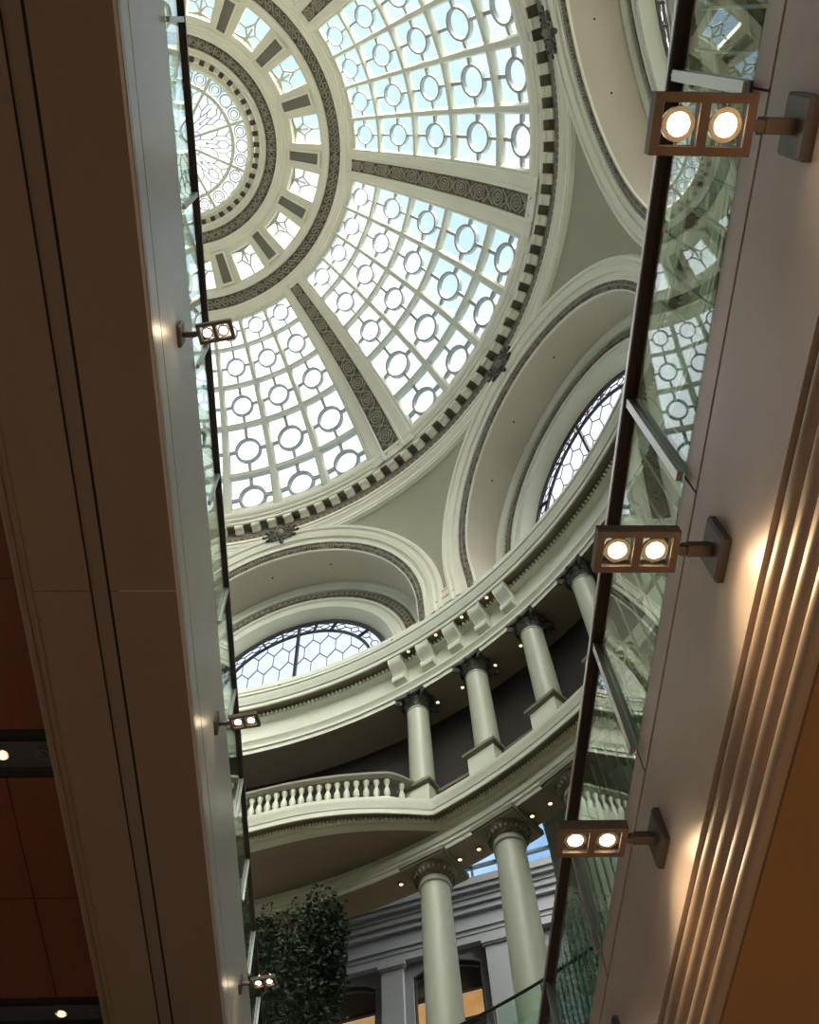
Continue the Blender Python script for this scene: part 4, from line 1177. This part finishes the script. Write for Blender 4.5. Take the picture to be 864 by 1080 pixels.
# a bright bank of cloud towards the front left, and an added unseen glow at the back to light the interior
def patch(d, lo, hi):
    dt = N.new('ShaderNodeVectorMath'); dt.operation = 'DOT_PRODUCT'; dt.inputs[1].default_value = Vector(d).normalized()
    L.new(tc.outputs['Generated'], dt.inputs[0])
    b_ = N.new('ShaderNodeMapRange'); b_.inputs['From Min'].default_value = lo; b_.inputs['From Max'].default_value = hi; b_.interpolation_type = 'SMOOTHSTEP'
    L.new(dt.outputs['Value'], b_.inputs['Value'])
    return b_.outputs[0]
bank = patch((-.19, .34, .92), .95, .985); fill_glow = patch((.22, -.75, .62), .70, .99)
def maxi(a, b, f_=1.):
    k_ = N.new('ShaderNodeMath'); k_.operation = 'MULTIPLY'; k_.inputs[1].default_value = f_; L.new(b, k_.inputs[0])
    x_ = N.new('ShaderNodeMath'); x_.operation = 'MAXIMUM'; L.new(a, x_.inputs[0]); L.new(k_.outputs[0], x_.inputs[1]); return x_
ad = maxi(rp.outputs[0], bank)
ad = maxi(ad.outputs[0], patch((-.10, .58, .81), .93, .975), .5)
ad = maxi(ad.outputs[0], patch((.24, .42, .87), .96, .99), .5)
sx = N.new('ShaderNodeSeparateXYZ'); L.new(tc.outputs['Generated'], sx.inputs[0])
el = N.new('ShaderNodeMapRange'); el.inputs['From Min'].default_value = .66; el.inputs['From Max'].default_value = .86
L.new(sx.outputs['Z'], el.inputs['Value'])
blue = N.new('ShaderNodeMix'); blue.data_type = 'RGBA'; blue.inputs[6].default_value = (.20, .42, .95, 1); blue.inputs[7].default_value = (.55, .76, .93, 1)
L.new(el.outputs[0], blue.inputs[0])
m0 = N.new('ShaderNodeMix'); m0.data_type = 'RGBA'; m0.inputs[7].default_value = (1.6, 1.62, 1.64, 1)
L.new(ad.outputs[0], m0.inputs[0]); L.new(blue.outputs[2], m0.inputs[6])
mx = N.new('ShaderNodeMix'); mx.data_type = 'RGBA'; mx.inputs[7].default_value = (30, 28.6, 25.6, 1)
L.new(fill_glow, mx.inputs[0]); L.new(m0.outputs[2], mx.inputs[6])
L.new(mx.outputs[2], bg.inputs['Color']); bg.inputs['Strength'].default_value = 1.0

# ================================================================== CAMERA
cam = bpy.data.cameras.new('camera'); co = bpy.data.objects.new('camera', cam); COL.objects.link(co)
cam.sensor_fit = 'VERTICAL'; cam.sensor_height = 36; cam.sensor_width = 28.8; cam.lens = 990.807 * 36 / 1080
cam.clip_start = .05; cam.clip_end = 500
rt = Vector((.99901052, -.02267072, -.03826258)); up = Vector((-.00242092, -.88676954, .4622055)); bk = Vector((-.04440862, -.46165553, -.88594698))
co.matrix_world = Matrix.Translation((0, 0, Z0)) @ Matrix((rt, up, bk)).transposed().to_4x4()
SC.camera = co
SC.view_settings.view_transform = 'Standard'; SC.view_settings.look = 'None'; SC.view_settings.gamma = 1
SC.view_settings.use_curve_mapping = False; SC.view_settings.exposure = .22
SC.cycles.use_denoising = True
SC.cycles.max_bounces = 10; SC.cycles.transparent_max_bounces = 24; SC.cycles.diffuse_bounces = 5
SC.cycles.sample_clamp_indirect = 6
